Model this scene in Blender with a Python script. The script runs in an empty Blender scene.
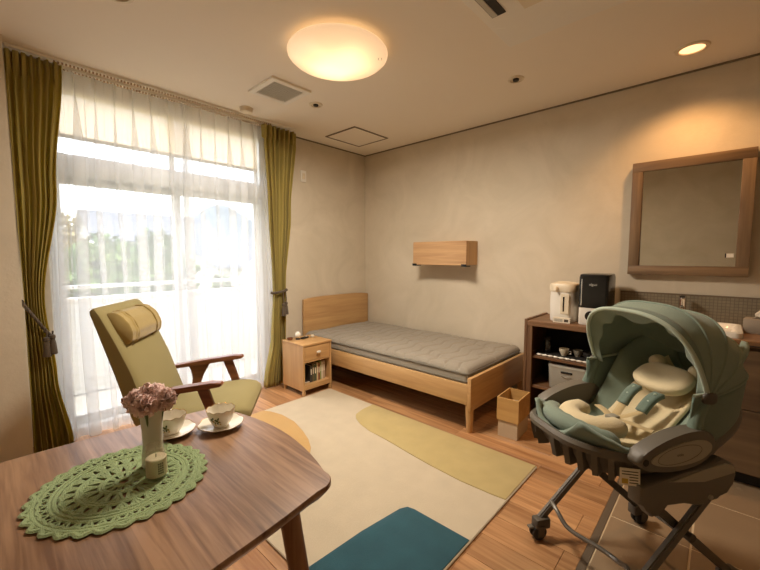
import bpy, bmesh, math, random
from math import sin, cos, pi, radians, sqrt
from mathutils import Vector, Matrix, noise

# ---------------------------------------------------------------- camera, light, exposure
C = bpy.context.scene.collection
scene = bpy.context.scene
random.seed(7)
H = 2.5
cam_d = bpy.data.cameras.new('camera'); cam = bpy.data.objects.new('camera', cam_d); C.objects.link(cam)
cam_d.sensor_width = 36.0; cam_d.lens = 36.0 * 370.0 / 760.0; cam_d.clip_start = 0.05; cam_d.clip_end = 400
cam.location = (3.31507, -3.30206, 1.27)
a = math.atan2(400, 371); pitch = math.atan(29 / 370.0)
fwd = Vector((-cos(a) * cos(pitch), sin(a) * cos(pitch), -sin(pitch)))
cam.rotation_euler = fwd.to_track_quat('-Z', 'Y').to_euler()
scene.camera = cam

world = bpy.data.worlds.new('sky'); scene.world = world; world.use_nodes = True
wn = world.node_tree.nodes; wl = world.node_tree.links
sky = wn.new('ShaderNodeTexSky'); sky.sky_type = 'NISHITA'; sky.sun_disc = False
sky.sun_elevation = radians(48); sky.sun_rotation = radians(250); sky.dust_density = 3.0; sky.air_density = 1.0
whiten = wn.new('ShaderNodeMixRGB'); whiten.blend_type = 'MIX'; whiten.inputs[0].default_value = 0.45
whiten.inputs[2].default_value = (6.5, 6.7, 7.0, 1)
bgn = wn['Background']; bgn.inputs['Strength'].default_value = 0.38
wl.new(sky.outputs[0], whiten.inputs[1]); wl.new(whiten.outputs[0], bgn.inputs['Color'])

sun_d = bpy.data.lights.new('sun', 'SUN'); sun_d.energy = 2.0; sun_d.angle = radians(2); sun_d.color = (1.0, 0.94, 0.84)
sun = bpy.data.objects.new('sun', sun_d); C.objects.link(sun)
sun.rotation_euler = Vector((0.03, 0.45, -1.1)).to_track_quat('-Z', 'Y').to_euler(); sun.location = (0, 0, 9)

port_d = bpy.data.lights.new('window_portal', 'AREA'); port_d.shape = 'RECTANGLE'; port_d.size = 1.6; port_d.size_y = 2.5
port_d.cycles.is_portal = True
port = bpy.data.objects.new('window_portal', port_d); C.objects.link(port)
port.location = (-0.18, -2.18, 1.22); port.rotation_euler = (0, radians(-90), 0)

scene.view_settings.view_transform = 'Standard'; scene.view_settings.look = 'None'
scene.view_settings.gamma = 1.0; scene.view_settings.use_curve_mapping = False
scene.view_settings.exposure = 0.95
scene.cycles.use_denoising = True
scene.cycles.max_bounces = 10; scene.cycles.diffuse_bounces = 5; scene.cycles.transparent_max_bounces = 16
scene.cycles.sample_clamp_indirect = 6.0; scene.cycles.caustics_reflective = False; scene.cycles.caustics_refractive = False

# ---------------------------------------------------------------- materials
def s2l(c):
    return c / 12.92 if c <= 0.04045 else ((c + 0.055) / 1.055) ** 2.4
def rgb(r, g, b):
    return (s2l(r / 255), s2l(g / 255), s2l(b / 255), 1.0)

def base_mat(name):
    m = bpy.data.materials.new(name); m.use_nodes = True
    return m, m.node_tree.nodes, m.node_tree.links, m.node_tree.nodes['Principled BSDF']

def plain(name, col, rough=0.5, metal=0.0, vary=0.06, scale=18, bump=0.0, bscale=120, spec=0.5):
    m, n, l, b = base_mat(name)
    tc = n.new('ShaderNodeTexCoord'); nz = n.new('ShaderNodeTexNoise'); nz.inputs['Scale'].default_value = scale
    nz.inputs['Detail'].default_value = 4
    l.new(tc.outputs['Object'], nz.inputs['Vector'])
    mx = n.new('ShaderNodeMixRGB'); mx.inputs[1].default_value = tuple(c * (1 - vary) for c in col[:3]) + (1,)
    mx.inputs[2].default_value = tuple(min(1, c * (1 + vary)) for c in col[:3]) + (1,)
    l.new(nz.outputs['Fac'], mx.inputs[0]); l.new(mx.outputs[0], b.inputs['Base Color'])
    b.inputs['Roughness'].default_value = rough; b.inputs['Metallic'].default_value = metal
    b.inputs['Specular IOR Level'].default_value = spec
    if bump:
        n2 = n.new('ShaderNodeTexNoise'); n2.inputs['Scale'].default_value = bscale; n2.inputs['Detail'].default_value = 3
        l.new(tc.outputs['Object'], n2.inputs['Vector'])
        bp = n.new('ShaderNodeBump'); bp.inputs['Strength'].default_value = bump; bp.inputs['Distance'].default_value = 0.004
        l.new(n2.outputs['Fac'], bp.inputs['Height']); l.new(bp.outputs[0], b.inputs['Normal'])
    return m

def wood(name, light, dark, axis=0, rough=0.45, fine=60.0, seed=0.0, rand=0.0, contrast=1.0):
    """grain runs along the axis; noise stretched along it"""
    m, n, l, b = base_mat(name)
    tc = n.new('ShaderNodeTexCoord'); mp = n.new('ShaderNodeMapping')
    sc = [1.0, 1.0, 1.0]; sc[axis] = 0.06
    mp.inputs['Scale'].default_value = sc; mp.inputs['Location'].default_value = (seed, seed * 1.7, seed * .3)
    vec = tc.outputs['Object']
    if rand:
        oi = n.new('ShaderNodeObjectInfo'); va = n.new('ShaderNodeVectorMath'); va.operation = 'ADD'
        cx = n.new('ShaderNodeVectorMath'); cx.operation = 'SCALE'; cx.inputs[0].default_value = (13.0, 7.0, 5.0)
        l.new(oi.outputs['Random'], cx.inputs['Scale']); l.new(tc.outputs['Object'], va.inputs[0]); l.new(cx.outputs[0], va.inputs[1])
        vec = va.outputs[0]
    l.new(vec, mp.inputs['Vector'])
    n1 = n.new('ShaderNodeTexNoise'); n1.inputs['Scale'].default_value = fine; n1.inputs['Detail'].default_value = 6; n1.inputs['Distortion'].default_value = 0.6
    n2 = n.new('ShaderNodeTexNoise'); n2.inputs['Scale'].default_value = fine * 0.16; n2.inputs['Detail'].default_value = 3; n2.inputs['Distortion'].default_value = 1.5
    l.new(mp.outputs[0], n1.inputs['Vector']); l.new(mp.outputs[0], n2.inputs['Vector'])
    ad = n.new('ShaderNodeMath'); ad.operation = 'ADD'; ad.inputs[1].default_value = 0
    l.new(n1.outputs['Fac'], ad.inputs[0]); l.new(n2.outputs['Fac'], ad.inputs[1])
    rp = n.new('ShaderNodeMapRange'); rp.inputs[1].default_value = 1 - 0.28 / contrast; rp.inputs[2].default_value = 1 + 0.28 / contrast
    l.new(ad.outputs[0], rp.inputs[0])
    mx = n.new('ShaderNodeMixRGB'); mx.inputs[1].default_value = dark; mx.inputs[2].default_value = light
    l.new(rp.outputs[0], mx.inputs[0]); out = mx.outputs[0]
    if rand:
        hs = n.new('ShaderNodeHueSaturation'); mr = n.new('ShaderNodeMapRange')
        mr.inputs[3].default_value = 1 - rand; mr.inputs[4].default_value = 1 + rand
        l.new(oi.outputs['Random'], mr.inputs[0]); l.new(mr.outputs[0], hs.inputs['Value']); l.new(out, hs.inputs['Color']); out = hs.outputs[0]
    l.new(out, b.inputs['Base Color'])
    b.inputs['Roughness'].default_value = rough
    bp = n.new('ShaderNodeBump'); bp.inputs['Strength'].default_value = 0.15; bp.inputs['Distance'].default_value = 0.002
    l.new(n1.outputs['Fac'], bp.inputs['Height']); l.new(bp.outputs[0], b.inputs['Normal'])
    return m

def fabric(name, col, scale=350, bump=0.5, vary=0.1, rough=0.95, sheen=0.2):
    m = plain(name, col, rough, 0, vary, 9, bump, scale, 0.15)
    m.node_tree.nodes['Principled BSDF'].inputs['Sheen Weight'].default_value = sheen
    return m

def plaster(name, c1, c2, scale=2.2, bump=0.35):
    m, n, l, b = base_mat(name)
    tc = n.new('ShaderNodeTexCoord')
    n1 = n.new('ShaderNodeTexNoise'); n1.inputs['Scale'].default_value = scale; n1.inputs['Detail'].default_value = 8; n1.inputs['Roughness'].default_value = 0.62; n1.inputs['Distortion'].default_value = 0.9
    n2 = n.new('ShaderNodeTexNoise'); n2.inputs['Scale'].default_value = 55; n2.inputs['Detail'].default_value = 5
    l.new(tc.outputs['Object'], n1.inputs['Vector']); l.new(tc.outputs['Object'], n2.inputs['Vector'])
    mr = n.new('ShaderNodeMapRange'); mr.inputs[1].default_value = 0.32; mr.inputs[2].default_value = 0.68
    l.new(n1.outputs['Fac'], mr.inputs[0])
    mx = n.new('ShaderNodeMixRGB'); mx.inputs[1].default_value = c1; mx.inputs[2].default_value = c2
    l.new(mr.outputs[0], mx.inputs[0]); l.new(mx.outputs[0], b.inputs['Base Color'])
    b.inputs['Roughness'].default_value = 0.9; b.inputs['Specular IOR Level'].default_value = 0.2
    bp = n.new('ShaderNodeBump'); bp.inputs['Strength'].default_value = bump; bp.inputs['Distance'].default_value = 0.003
    l.new(n2.outputs['Fac'], bp.inputs['Height']); l.new(bp.outputs[0], b.inputs['Normal'])
    return m

def sheer_mat(name, col, transp=0.5):
    m = bpy.data.materials.new(name); m.use_nodes = True
    n = m.node_tree.nodes; l = m.node_tree.links; n.clear()
    o = n.new('ShaderNodeOutputMaterial'); tr = n.new('ShaderNodeBsdfTransparent'); tl = n.new('ShaderNodeBsdfTranslucent'); df = n.new('ShaderNodeBsdfDiffuse')
    tl.inputs[0].default_value = col; df.inputs[0].default_value = col
    m1 = n.new('ShaderNodeMixShader'); m1.inputs[0].default_value = 0.45
    m2 = n.new('ShaderNodeMixShader')
    tc = n.new('ShaderNodeTexCoord'); nz = n.new('ShaderNodeTexNoise'); nz.inputs['Scale'].default_value = 400
    l.new(tc.outputs['Object'], nz.inputs['Vector'])
    mr = n.new('ShaderNodeMapRange'); mr.inputs[3].default_value = 1 - transp - 0.05; mr.inputs[4].default_value = 1 - transp + 0.05
    l.new(nz.outputs['Fac'], mr.inputs[0])
    l.new(tl.outputs[0], m1.inputs[1]); l.new(df.outputs[0], m1.inputs[2])
    l.new(mr.outputs[0], m2.inputs[0]); l.new(tr.outputs[0], m2.inputs[1]); l.new(m1.outputs[0], m2.inputs[2])
    l.new(m2.outputs[0], o.inputs[0])
    return m

def glass_mat(name, tint=(1, 1, 1, 1), gloss=0.06):
    m = bpy.data.materials.new(name); m.use_nodes = True
    n = m.node_tree.nodes; l = m.node_tree.links; n.clear()
    o = n.new('ShaderNodeOutputMaterial'); tr = n.new('ShaderNodeBsdfTransparent'); gl = n.new('ShaderNodeBsdfGlossy')
    tr.inputs[0].default_value = tint; gl.inputs['Roughness'].default_value = 0.02
    mx = n.new('ShaderNodeMixShader'); mx.inputs[0].default_value = gloss
    l.new(tr.outputs[0], mx.inputs[1]); l.new(gl.outputs[0], mx.inputs[2]); l.new(mx.outputs[0], o.inputs[0])
    return m

def emit(name, col, strength):
    m, n, l, b = base_mat(name)
    b.inputs['Base Color'].default_value = col
    b.inputs['Emission Color'].default_value = col; b.inputs['Emission Strength'].default_value = strength
    return m

M = {}
M['wall'] = plaster('wall_plaster', rgb(202, 190, 168), rgb(216, 204, 183))
M['ceiling'] = plain('ceiling_paint', rgb(236, 226, 210), 0.9, 0, 0.02, 3, 0.15, 200, 0.2)
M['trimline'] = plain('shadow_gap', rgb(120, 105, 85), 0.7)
M['white'] = plain('white_plastic', rgb(232, 226, 214), 0.45, 0, 0.02)
M['cream_plastic'] = plain('cream_plastic', rgb(222, 208, 182), 0.4, 0, 0.03)
M['grille'] = plain('grille_grey', rgb(190, 184, 170), 0.6)
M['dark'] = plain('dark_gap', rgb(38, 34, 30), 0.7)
M['black'] = plain('black_plastic', rgb(20, 22, 22), 0.18, 0, 0.1)
M['chrome'] = plain('chrome', rgb(215, 215, 215), 0.12, 1.0, 0.02)
M['alu'] = plain('window_aluminium', rgb(214, 216, 214), 0.35, 0.1, 0.03)
M['glass'] = glass_mat('clear_glass')
M['sheer'] = sheer_mat('sheer_voile', (0.86, 0.87, 0.87, 1), 0.62)
M['olive'] = fabric('olive_drape', rgb(188, 171, 98), 500, 0.3, 0.12)
def add_translucency(m, col, f):
    n = m.node_tree.nodes; l = m.node_tree.links; b = n['Principled BSDF']; o = n['Material Output']
    tl = n.new('ShaderNodeBsdfTranslucent'); tl.inputs[0].default_value = col
    mx = n.new('ShaderNodeMixShader'); mx.inputs[0].default_value = f
    l.new(b.outputs[0], mx.inputs[1]); l.new(tl.outputs[0], mx.inputs[2]); l.new(mx.outputs[0], o.inputs['Surface'])
add_translucency(M['olive'], rgb(210, 190, 94), .42)
M['tie'] = fabric('taupe_cord', rgb(92, 80, 66), 300, 0.8, 0.25)
M['floorboard'] = wood('oak_floorboard', rgb(196, 150, 104), rgb(142, 96, 58), 0, 0.38, 45, 0, 0.13)
M['tile'] = plain('kitchen_tile', rgb(146, 122, 94), 0.5, 0, 0.14, 5, 0.2, 90)
M['grout'] = plain('grout', rgb(206, 184, 150), 0.9)
M['sub'] = plain('subfloor', rgb(80, 56, 36), 0.9)
M['strip'] = plain('threshold_strip', rgb(98, 84, 68), 0.5)
M['oakbed'] = wood('light_oak_x', rgb(208, 170, 118), rgb(184, 144, 96), 0, 0.42, 40, 2)
M['oakbed_y'] = wood('light_oak_y', rgb(204, 164, 112), rgb(180, 138, 90), 1, 0.42, 40, 3)
M['oakbed_z'] = wood('light_oak_z', rgb(204, 164, 112), rgb(182, 140, 92), 2, 0.42, 40, 4)
M['mattress'] = fabric('grey_ticking', rgb(146, 138, 124), 600, 0.25, 0.05)
M['mattress_edge'] = fabric('grey_piping', rgb(112, 106, 94), 600, 0.25, 0.05)
M['walnut'] = wood('walnut_x', rgb(142, 104, 70), rgb(96, 66, 42), 0, 0.5, 45, 5)
M['walnut_z'] = wood('walnut_z', rgb(136, 100, 68), rgb(92, 64, 42), 2, 0.5, 45, 6)
M['vanity'] = wood('vanity_veneer', rgb(118, 94, 66), rgb(84, 64, 44), 0, 0.55, 22, 7, 0, 1.3)
M['mirrorwood'] = wood('rustic_frame_wood', rgb(136, 110, 80), rgb(94, 72, 50), 0, 0.6, 35, 8, 0, 1.3)
M['mirrorwood_z'] = wood('rustic_frame_wood_z', rgb(136, 110, 80), rgb(94, 72, 50), 2, 0.6, 35, 9, 0, 1.3)
M['mirror'] = plain('mirror_silver', rgb(225, 222, 210), 0.03, 1.0, 0.0)
M['chairwood'] = wood('chair_walnut', rgb(136, 84, 52), rgb(90, 50, 30), 1, 0.35, 50, 10)
M['chairfab'] = fabric('olive_upholstery', rgb(150, 138, 94), 420, 0.5, 0.06, 0.9, 0.1)
M['pillowfab'] = fabric('gold_velvet', rgb(166, 144, 88), 260, 0.6, 0.16, 0.8, 0.4)
M['bedplastic'] = plain('taupe_plastic', rgb(104, 97, 85), 0.5, 0, 0.04)
M['bedplastic_dark'] = plain('dark_taupe_plastic', rgb(78, 72, 63), 0.5, 0, 0.04)
M['inlay'] = plain('armrest_inlay', rgb(160, 152, 134), 0.55, 0, 0.04)
M['tube'] = plain('grey_steel_tube', rgb(120, 116, 108), 0.35, 0.6, 0.04)
M['sage'] = fabric('sage_fabric', rgb(134, 148, 133), 380, 0.5, 0.10)
M['sage_dark'] = fabric('deep_sage_fabric', rgb(112, 128, 115), 380, 0.5, 0.1)
M['piping'] = fabric('pale_piping', rgb(178, 190, 172), 500, 0.4, 0.05)
M['cream'] = fabric('cream_fleece', rgb(226, 208, 168), 200, 0.6, 0.05)
M['strap'] = fabric('beige_strap', rgb(200, 176, 130), 500, 0.4, 0.06)
M['rubber'] = plain('black_rubber', rgb(36, 35, 33), 0.6)
M['binwood'] = wood('bin_veneer', rgb(206, 166, 104), rgb(184, 140, 82), 0, 0.5, 40, 11)
M['binbeige'] = plain('bin_beige', rgb(196, 178, 150), 0.7)
M['porcelain'] = plain('porcelain', rgb(236, 230, 216), 0.15, 0, 0.02)
M['gold'] = plain('gold_rim', rgb(190, 150, 80), 0.25, 0.8)
M['leafgreen'] = plain('leaf_green', rgb(76, 92, 44), 0.5, 0, 0.2)
M['yolk'] = plain('painted_flower', rgb(196, 160, 60), 0.5)
M['pink'] = fabric('dusty_pink_petal', rgb(250, 212, 202), 120, 0.2, 0.16, 0.8, 0.3)
M['crochet'] = fabric('green_yarn', rgb(158, 178, 128), 420, 0.9, 0.2)
M['wax'] = plain('cream_wax', rgb(222, 206, 170), 0.5, 0, 0.03)
M['print'] = plain('print_ink', rgb(70, 62, 52), 0.7)
M['paper'] = plain('paper', rgb(232, 222, 200), 0.8, 0, 0.03)
M['tissue'] = fabric('tissue', rgb(236, 222, 200), 200, 0.3, 0.03)
M['boxgrey'] = plain('tissue_box_card', rgb(150, 138, 122), 0.7)
M['steelbox'] = plain('container_grey', rgb(168, 164, 150), 0.55, 0, 0.03)

# table top: glued oak staves with a soft sheen
def table_wood():
    m = wood('table_oak', rgb(166, 130, 100), rgb(112, 80, 58), 0, 0.30, 75, 12, 0, 1.2)
    n = m.node_tree.nodes; l = m.node_tree.links; b = n['Principled BSDF']
    tc = n.new('ShaderNodeTexCoord'); sp = n.new('ShaderNodeSeparateXYZ'); l.new(tc.outputs['Object'], sp.inputs[0])
    ml = n.new('ShaderNodeMath'); ml.operation = 'MULTIPLY'; ml.inputs[1].default_value = 11.0; l.new(sp.outputs[1], ml.inputs[0])
    fl = n.new('ShaderNodeMath'); fl.operation = 'FLOOR'; l.new(ml.outputs[0], fl.inputs[0])
    wnz = n.new('ShaderNodeTexWhiteNoise'); wnz.noise_dimensions = '1D'; l.new(fl.outputs[0], wnz.inputs['W'])
    mr = n.new('ShaderNodeMapRange'); mr.inputs[3].default_value = 0.86; mr.inputs[4].default_value = 1.12; l.new(wnz.outputs['Value'], mr.inputs[0])
    hs = n.new('ShaderNodeHueSaturation'); l.new(mr.outputs[0], hs.inputs['Value'])
    src = b.inputs['Base Color'].links[0].from_socket
    l.new(src, hs.inputs['Color']); l.new(hs.outputs[0], b.inputs['Base Color'])
    return m
M['table'] = table_wood()
M['tableleg'] = wood('table_leg_oak', rgb(168, 122, 82), rgb(120, 80, 50), 2, 0.4, 40, 13)

def brick_mat(name, c1, c2, mortar, sx, sz):
    m, n, l, b = base_mat(name)
    tc = n.new('ShaderNodeTexCoord'); mp = n.new('ShaderNodeMapping'); mp.inputs['Rotation'].default_value = (radians(90), 0, 0)
    l.new(tc.outputs['Object'], mp.inputs['Vector'])
    br = n.new('ShaderNodeTexBrick'); br.inputs['Color1'].default_value = c1; br.inputs['Color2'].default_value = c2; br.inputs['Mortar'].default_value = mortar
    br.offset = 0.0; br.inputs['Scale'].default_value = 1.0; br.inputs['Brick Width'].default_value = sx; br.inputs['Row Height'].default_value = sz; br.inputs['Mortar Size'].default_value = 0.0016
    l.new(mp.outputs[0], br.inputs['Vector']); l.new(br.outputs['Color'], b.inputs['Base Color'])
    b.inputs['Roughness'].default_value = 0.35
    return m
M['mosaic'] = brick_mat('mosaic_splash', rgb(134, 124, 104), rgb(144, 133, 112), rgb(112, 102, 84), 0.02, 0.02)

def rug_mat():
    return [fabric('rug_beige', rgb(202, 188, 162), 500, 0.9, 0.10), fabric('rug_mustard', rgb(190, 170, 116), 500, 0.9, 0.14),
            fabric('rug_teal', rgb(48, 90, 102), 500, 0.9, 0.28), fabric('rug_ochre', rgb(200, 162, 104), 500, 0.9, 0.08)]

# ---------------------------------------------------------------- mesh helpers
def link(name, bm, mat, parent=None, smooth=True, loc=None, ang=35):
    me = bpy.data.meshes.new(name)
    bmesh.ops.recalc_face_normals(bm, faces=bm.faces)
    bm.to_mesh(me); bm.free()
    mats = mat if isinstance(mat, (list, tuple)) else [mat]
    for m_ in mats: me.materials.append(M[m_] if isinstance(m_, str) else m_)
    if smooth:
        for p in me.polygons: p.use_smooth = True
        me.set_sharp_from_angle(angle=radians(ang))
    o = bpy.data.objects.new(name, me); C.objects.link(o)
    if parent is not None: o.parent = parent
    if loc is not None: o.location = loc
    return o

def thing(name, label, cat, loc=(0, 0, 0), rz=0.0, group=None):
    o = bpy.data.objects.new(name, None); C.objects.link(o); o.empty_display_size = 0.1
    o.location = loc; o.rotation_euler = (0, 0, rz); o['label'] = label; o['category'] = cat
    if group: o['group'] = group
    return o

def tag(o, label, cat, group=None):
    o['label'] = label; o['category'] = cat
    if group: o['group'] = group
    return o

def struct(o, label=None):
    o['kind'] = 'structure'
    if label: o['label'] = label
    return o

def box(bm, x0, x1, y0, y1, z0, z1, bev=0.0, seg=1, mi=0):
    t = bmesh.new()
    bmesh.ops.create_cube(t, size=1.0)
    for v in t.verts:
        v.co = Vector(((x0 + x1) / 2 + v.co.x * (x1 - x0), (y0 + y1) / 2 + v.co.y * (y1 - y0), (z0 + z1) / 2 + v.co.z * (z1 - z0)))
    if bev > 0:
        bmesh.ops.bevel(t, geom=list(t.edges), offset=bev, segments=seg, affect='EDGES', profile=0.5)
    merge(bm, t, mi)

def merge(bm, t, mi=0, mat=None):
    vm = {}
    for v in t.verts:
        vm[v.index if False else v] = bm.verts.new(mat @ v.co if mat else v.co)
    for f in t.faces:
        try:
            nf = bm.faces.new([vm[v] for v in f.verts]); nf.material_index = mi if mi else f.material_index
        except ValueError: pass
    t.free()

def tube(bm, pts, r, seg=8, caps=True, flat=1.0, closed=False, mi=0):
    """sweep a circle along points; r is a number or one per point; flat squashes along the local up"""
    pts = [Vector(p) for p in pts]; n = len(pts)
    rs = r if isinstance(r, (list, tuple)) else [r] * n
    rings = []; up = None
    for i, p in enumerate(pts):
        if closed: t = pts[(i + 1) % n] - pts[i - 1]
        else: t = pts[min(i + 1, n - 1)] - pts[max(i - 1, 0)]
        t.normalize()
        if up is None:
            up = Vector((0, 0, 1)) if abs(t.z) < 0.9 else Vector((1, 0, 0))
        up = (up - t * up.dot(t)).normalized(); sd = t.cross(up)
        rings.append([bm.verts.new(p + sd * cos(2 * pi * k / seg) * rs[i] + up * sin(2 * pi * k / seg) * rs[i] * flat) for k in range(seg)])
    m = n if closed else n - 1
    for i in range(m):
        A, B = rings[i], rings[(i + 1) % n]
        for k in range(seg):
            f = bm.faces.new((A[k], A[(k + 1) % seg], B[(k + 1) % seg], B[k])); f.material_index = mi
    if caps and not closed:
        bm.faces.new(rings[0][::-1]); bm.faces.new(rings[-1])

def lathe(bm, prof, seg=32, cx=0, cy=0, rim=None, mi=0):
    rings = []
    for (r, z) in prof:
        if r < 1e-5: rings.append([bm.verts.new((cx, cy, z))]); continue
        rings.append([bm.verts.new((cx + r * cos(2 * pi * k / seg), cy + r * sin(2 * pi * k / seg), z)) for k in range(seg)])
    for A, B in zip(rings, rings[1:]):
        for k in range(seg):
            k2 = (k + 1) % seg
            if len(A) == 1 and len(B) == 1: continue
            if len(A) == 1: f = bm.faces.new((A[0], B[k2], B[k]))
            elif len(B) == 1: f = bm.faces.new((A[k], A[k2], B[0]))
            else: f = bm.faces.new((A[k], A[k2], B[k2], B[k]))
            f.material_index = mi
    return rings

def prism(bm, outline, z0, z1, bev=0.0, seg=2, axis=2, mi=0):
    t = bmesh.new()
    def co(p, z):
        return Vector((p[0], p[1], z)) if axis == 2 else (Vector((z, p[0], p[1])) if axis == 0 else Vector((p[0], z, p[1])))
    lo = [t.verts.new(co(p, z0)) for p in outline]; hi = [t.verts.new(co(p, z1)) for p in outline]
    t.faces.new(lo[::-1]); t.faces.new(hi); n = len(outline)
    for i in range(n): t.faces.new((lo[i], lo[(i + 1) % n], hi[(i + 1) % n], hi[i]))
    if bev:
        es = [e for e in t.edges if all(v in lo for v in e.verts) or all(v in hi for v in e.verts)]
        bmesh.ops.bevel(t, geom=es, offset=bev, segments=seg, affect='EDGES', profile=0.5)
    merge(bm, t, mi)

def grid(bm, fn, nu, nv, closed_u=False, mi=0):
    V = [[bm.verts.new(fn(i / nu, j / nv)) for j in range(nv + 1)] for i in range(nu if closed_u else nu + 1)]
    for i in range(nu):
        for j in range(nv):
            A = V[i]; B = V[(i + 1) % len(V)]
            f = bm.faces.new((A[j], B[j], B[j + 1], A[j + 1])); f.material_index = mi
    return V

def solidify(o, t, offset=0.0):
    md = o.modifiers.new('solid', 'SOLIDIFY'); md.thickness = t; md.offset = offset
    return o

def superell(bm, c, rx, ry, rz, e1=0.6, e2=0.6, nu=28, nv=14, mi=0, mat=None):
    """rounded cushion shape"""
    def sp(x, e): return math.copysign(abs(x) ** e, x)
    t = bmesh.new()
    rings = []
    for j in range(nv + 1):
        ph = -pi / 2 + pi * j / nv
        if j in (0, nv): rings.append([t.verts.new((0, 0, sp(sin(ph), e1) * rz))]); continue
        rings.append([t.verts.new((rx * sp(cos(ph), e1) * sp(cos(2 * pi * k / nu), e2), ry * sp(cos(ph), e1) * sp(sin(2 * pi * k / nu), e2), rz * sp(sin(ph), e1))) for k in range(nu)])
    for A, B in zip(rings, rings[1:]):
        for k in range(nu):
            k2 = (k + 1) % nu
            if len(A) == 1: t.faces.new((A[0], B[k2], B[k]))
            elif len(B) == 1: t.faces.new((A[k], A[k2], B[0]))
            else: t.faces.new((A[k], A[k2], B[k2], B[k]))
    mm = Matrix.Translation(Vector(c))
    if mat: mm = mm @ mat
    merge(bm, t, mi, mm)

def copy_tree(o, parent=None):
    c = o.copy(); C.objects.link(c)
    if parent is not None: c.parent = parent
    for ch in list(o.children): copy_tree(ch, c)
    return c

def text(name, body, size, mat, parent, loc, rot, extrude=0.0004, align='CENTER'):
    cu = bpy.data.curves.new(name, 'FONT'); cu.body = body; cu.size = size; cu.extrude = extrude; cu.align_x = align
    o = bpy.data.objects.new(name, cu); C.objects.link(o); cu.materials.append(M[mat])
    o.location = loc; o.rotation_euler = rot
    bpy.context.view_layer.update()
    me = bpy.data.meshes.new_from_object(o.evaluated_get(bpy.context.evaluated_depsgraph_get())); bpy.data.objects.remove(o); bpy.data.curves.remove(cu)
    o = bpy.data.objects.new(name, me); C.objects.link(o); o.location = loc; o.rotation_euler = rot
    if parent: o.parent = parent
    return o
NB = bmesh.new

# ================================================================ THE ROOM
X1, Y0 = 5.2, -4.2       # far ends of the room behind the camera
bm = NB(); box(bm, -0.16, X1, Y0, 0.12, -0.06, -0.012)
floor = struct(link('floor', bm, 'sub'))
# floorboards run away from the window, staggered
XS = 2.94
bw = 0.15; row = 0
protos = {}
y = -0.005
while y > Y0:
    x = -0.16 - random.choice((0, .3, .6)) ; w_ = min(bw, y - Y0)
    while x < XS:
        xa, xb = max(x, -0.158), min(x + 0.909, XS)
        if xb - xa > 0.02:
            key = (round(xb - xa, 3), round(w_, 3))
            if key not in protos:
                bm = NB(); box(bm, 0.0006, key[0] - 0.0006, -key[1] + 0.0006, -0.0006, -0.012, 0.0, 0.0012)
                o = link('floorboard', bm, 'floorboard', floor, False); protos[key] = o
            else:
                o = protos[key].copy(); C.objects.link(o)
            o.location = (xa, y, 0)
        x += 0.909
    y -= bw; row += 1
bm = NB(); box(bm, XS, XS + 0.03, Y0, -0.005, -0.012, 0.001, 0.001)
link('threshold_strip', bm, 'strip', floor, False)
bm = NB(); box(bm, XS + 0.03, X1, Y0, -0.005, -0.012, -0.002)
link('grout_bed', bm, 'grout', floor, False)
tp = None
for i in range(8):
    for j in range(10):
        xa = XS + 0.032 + i * 0.303; ya = -0.12 - j * 0.46
        if xa > 4.9 or ya < Y0 + 0.3: continue
        if tp is None:
            bm = NB(); box(bm, 0.004, 0.299, -0.2265, 0.2265, -0.011, 0.0, 0.0015)
            tp = link('floor_tile', bm, 'tile', floor, False); o = tp
        else:
            o = tp.copy(); C.objects.link(o)
        o.location = (xa, ya, 0)

def wallbox(name, b, mat='wall', parent=None):
    bm = NB(); box(bm, *b); o = link(name, bm, mat, parent, False)
    if parent is None: struct(o)
    return o
wallbox('wall_right', (-0.16, X1 + .12, 0.0, 0.12, -0.06, H))
wallbox('wall_back', (X1, X1 + 0.12, Y0, 0.0, -0.06, H))
wallbox('wall_near', (-0.16, X1 + .12, Y0 - 0.12, Y0, -0.06, H))
wf = wallbox('wall_far', (-0.16, 0.0, -1.38, 0.0, 0.0, H))
wallbox('lintel', (-0.16, 0.0, -2.99, -1.38, 2.44, H), 'wall', wf)
wallbox('wall_left', (-0.16, 0.3, Y0, -3.15, 0.0, H))
wallbox('wall_left_return', (-0.16, 0.0, -3.15, -2.99, 0.0, H), 'wall', wf)
ce = wallbox('ceiling', (-0.16, X1 + .12, Y0 - .12, 0.12, H, H + 0.1), 'ceiling')
# shadow gap at the ceiling edge
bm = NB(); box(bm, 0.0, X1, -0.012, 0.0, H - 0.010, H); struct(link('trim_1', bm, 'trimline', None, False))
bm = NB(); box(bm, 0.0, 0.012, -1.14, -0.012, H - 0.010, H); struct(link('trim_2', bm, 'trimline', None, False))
bm = NB(); box(bm, 0.0, 2.75, -0.008, 0.0, 0.0, 0.05, .001); struct(link('baseboard_right', bm, 'oakbed', None, False))
bm = NB(); box(bm, 0.0, 0.008, -1.38, -0.008, 0.0, 0.05, .001); struct(link('baseboard_far', bm, 'oakbed_y', None, False))

# access hatch frame in the ceiling
t = thing('ceiling_hatch', 'square access hatch outlined in brown in the ceiling near the corner above the bed', 'hatch', (0.455, -0.57, H))
bm = NB(); box(bm, -0.205, 0.205, -0.225, 0.225, -0.004, 0.0); link('hatch_panel', bm, 'ceiling', t, False)
for (a0, a1, b0, b1) in ((-.22, .22, -.24, -.225), (-.22, .22, .225, .24), (-.22, -.205, -.225, .225), (.205, .22, -.225, .225)):
    bm = NB(); box(bm, a0, a1, b0, b1, -0.007, 0); link('frame', bm, 'trimline', t, False)

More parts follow.
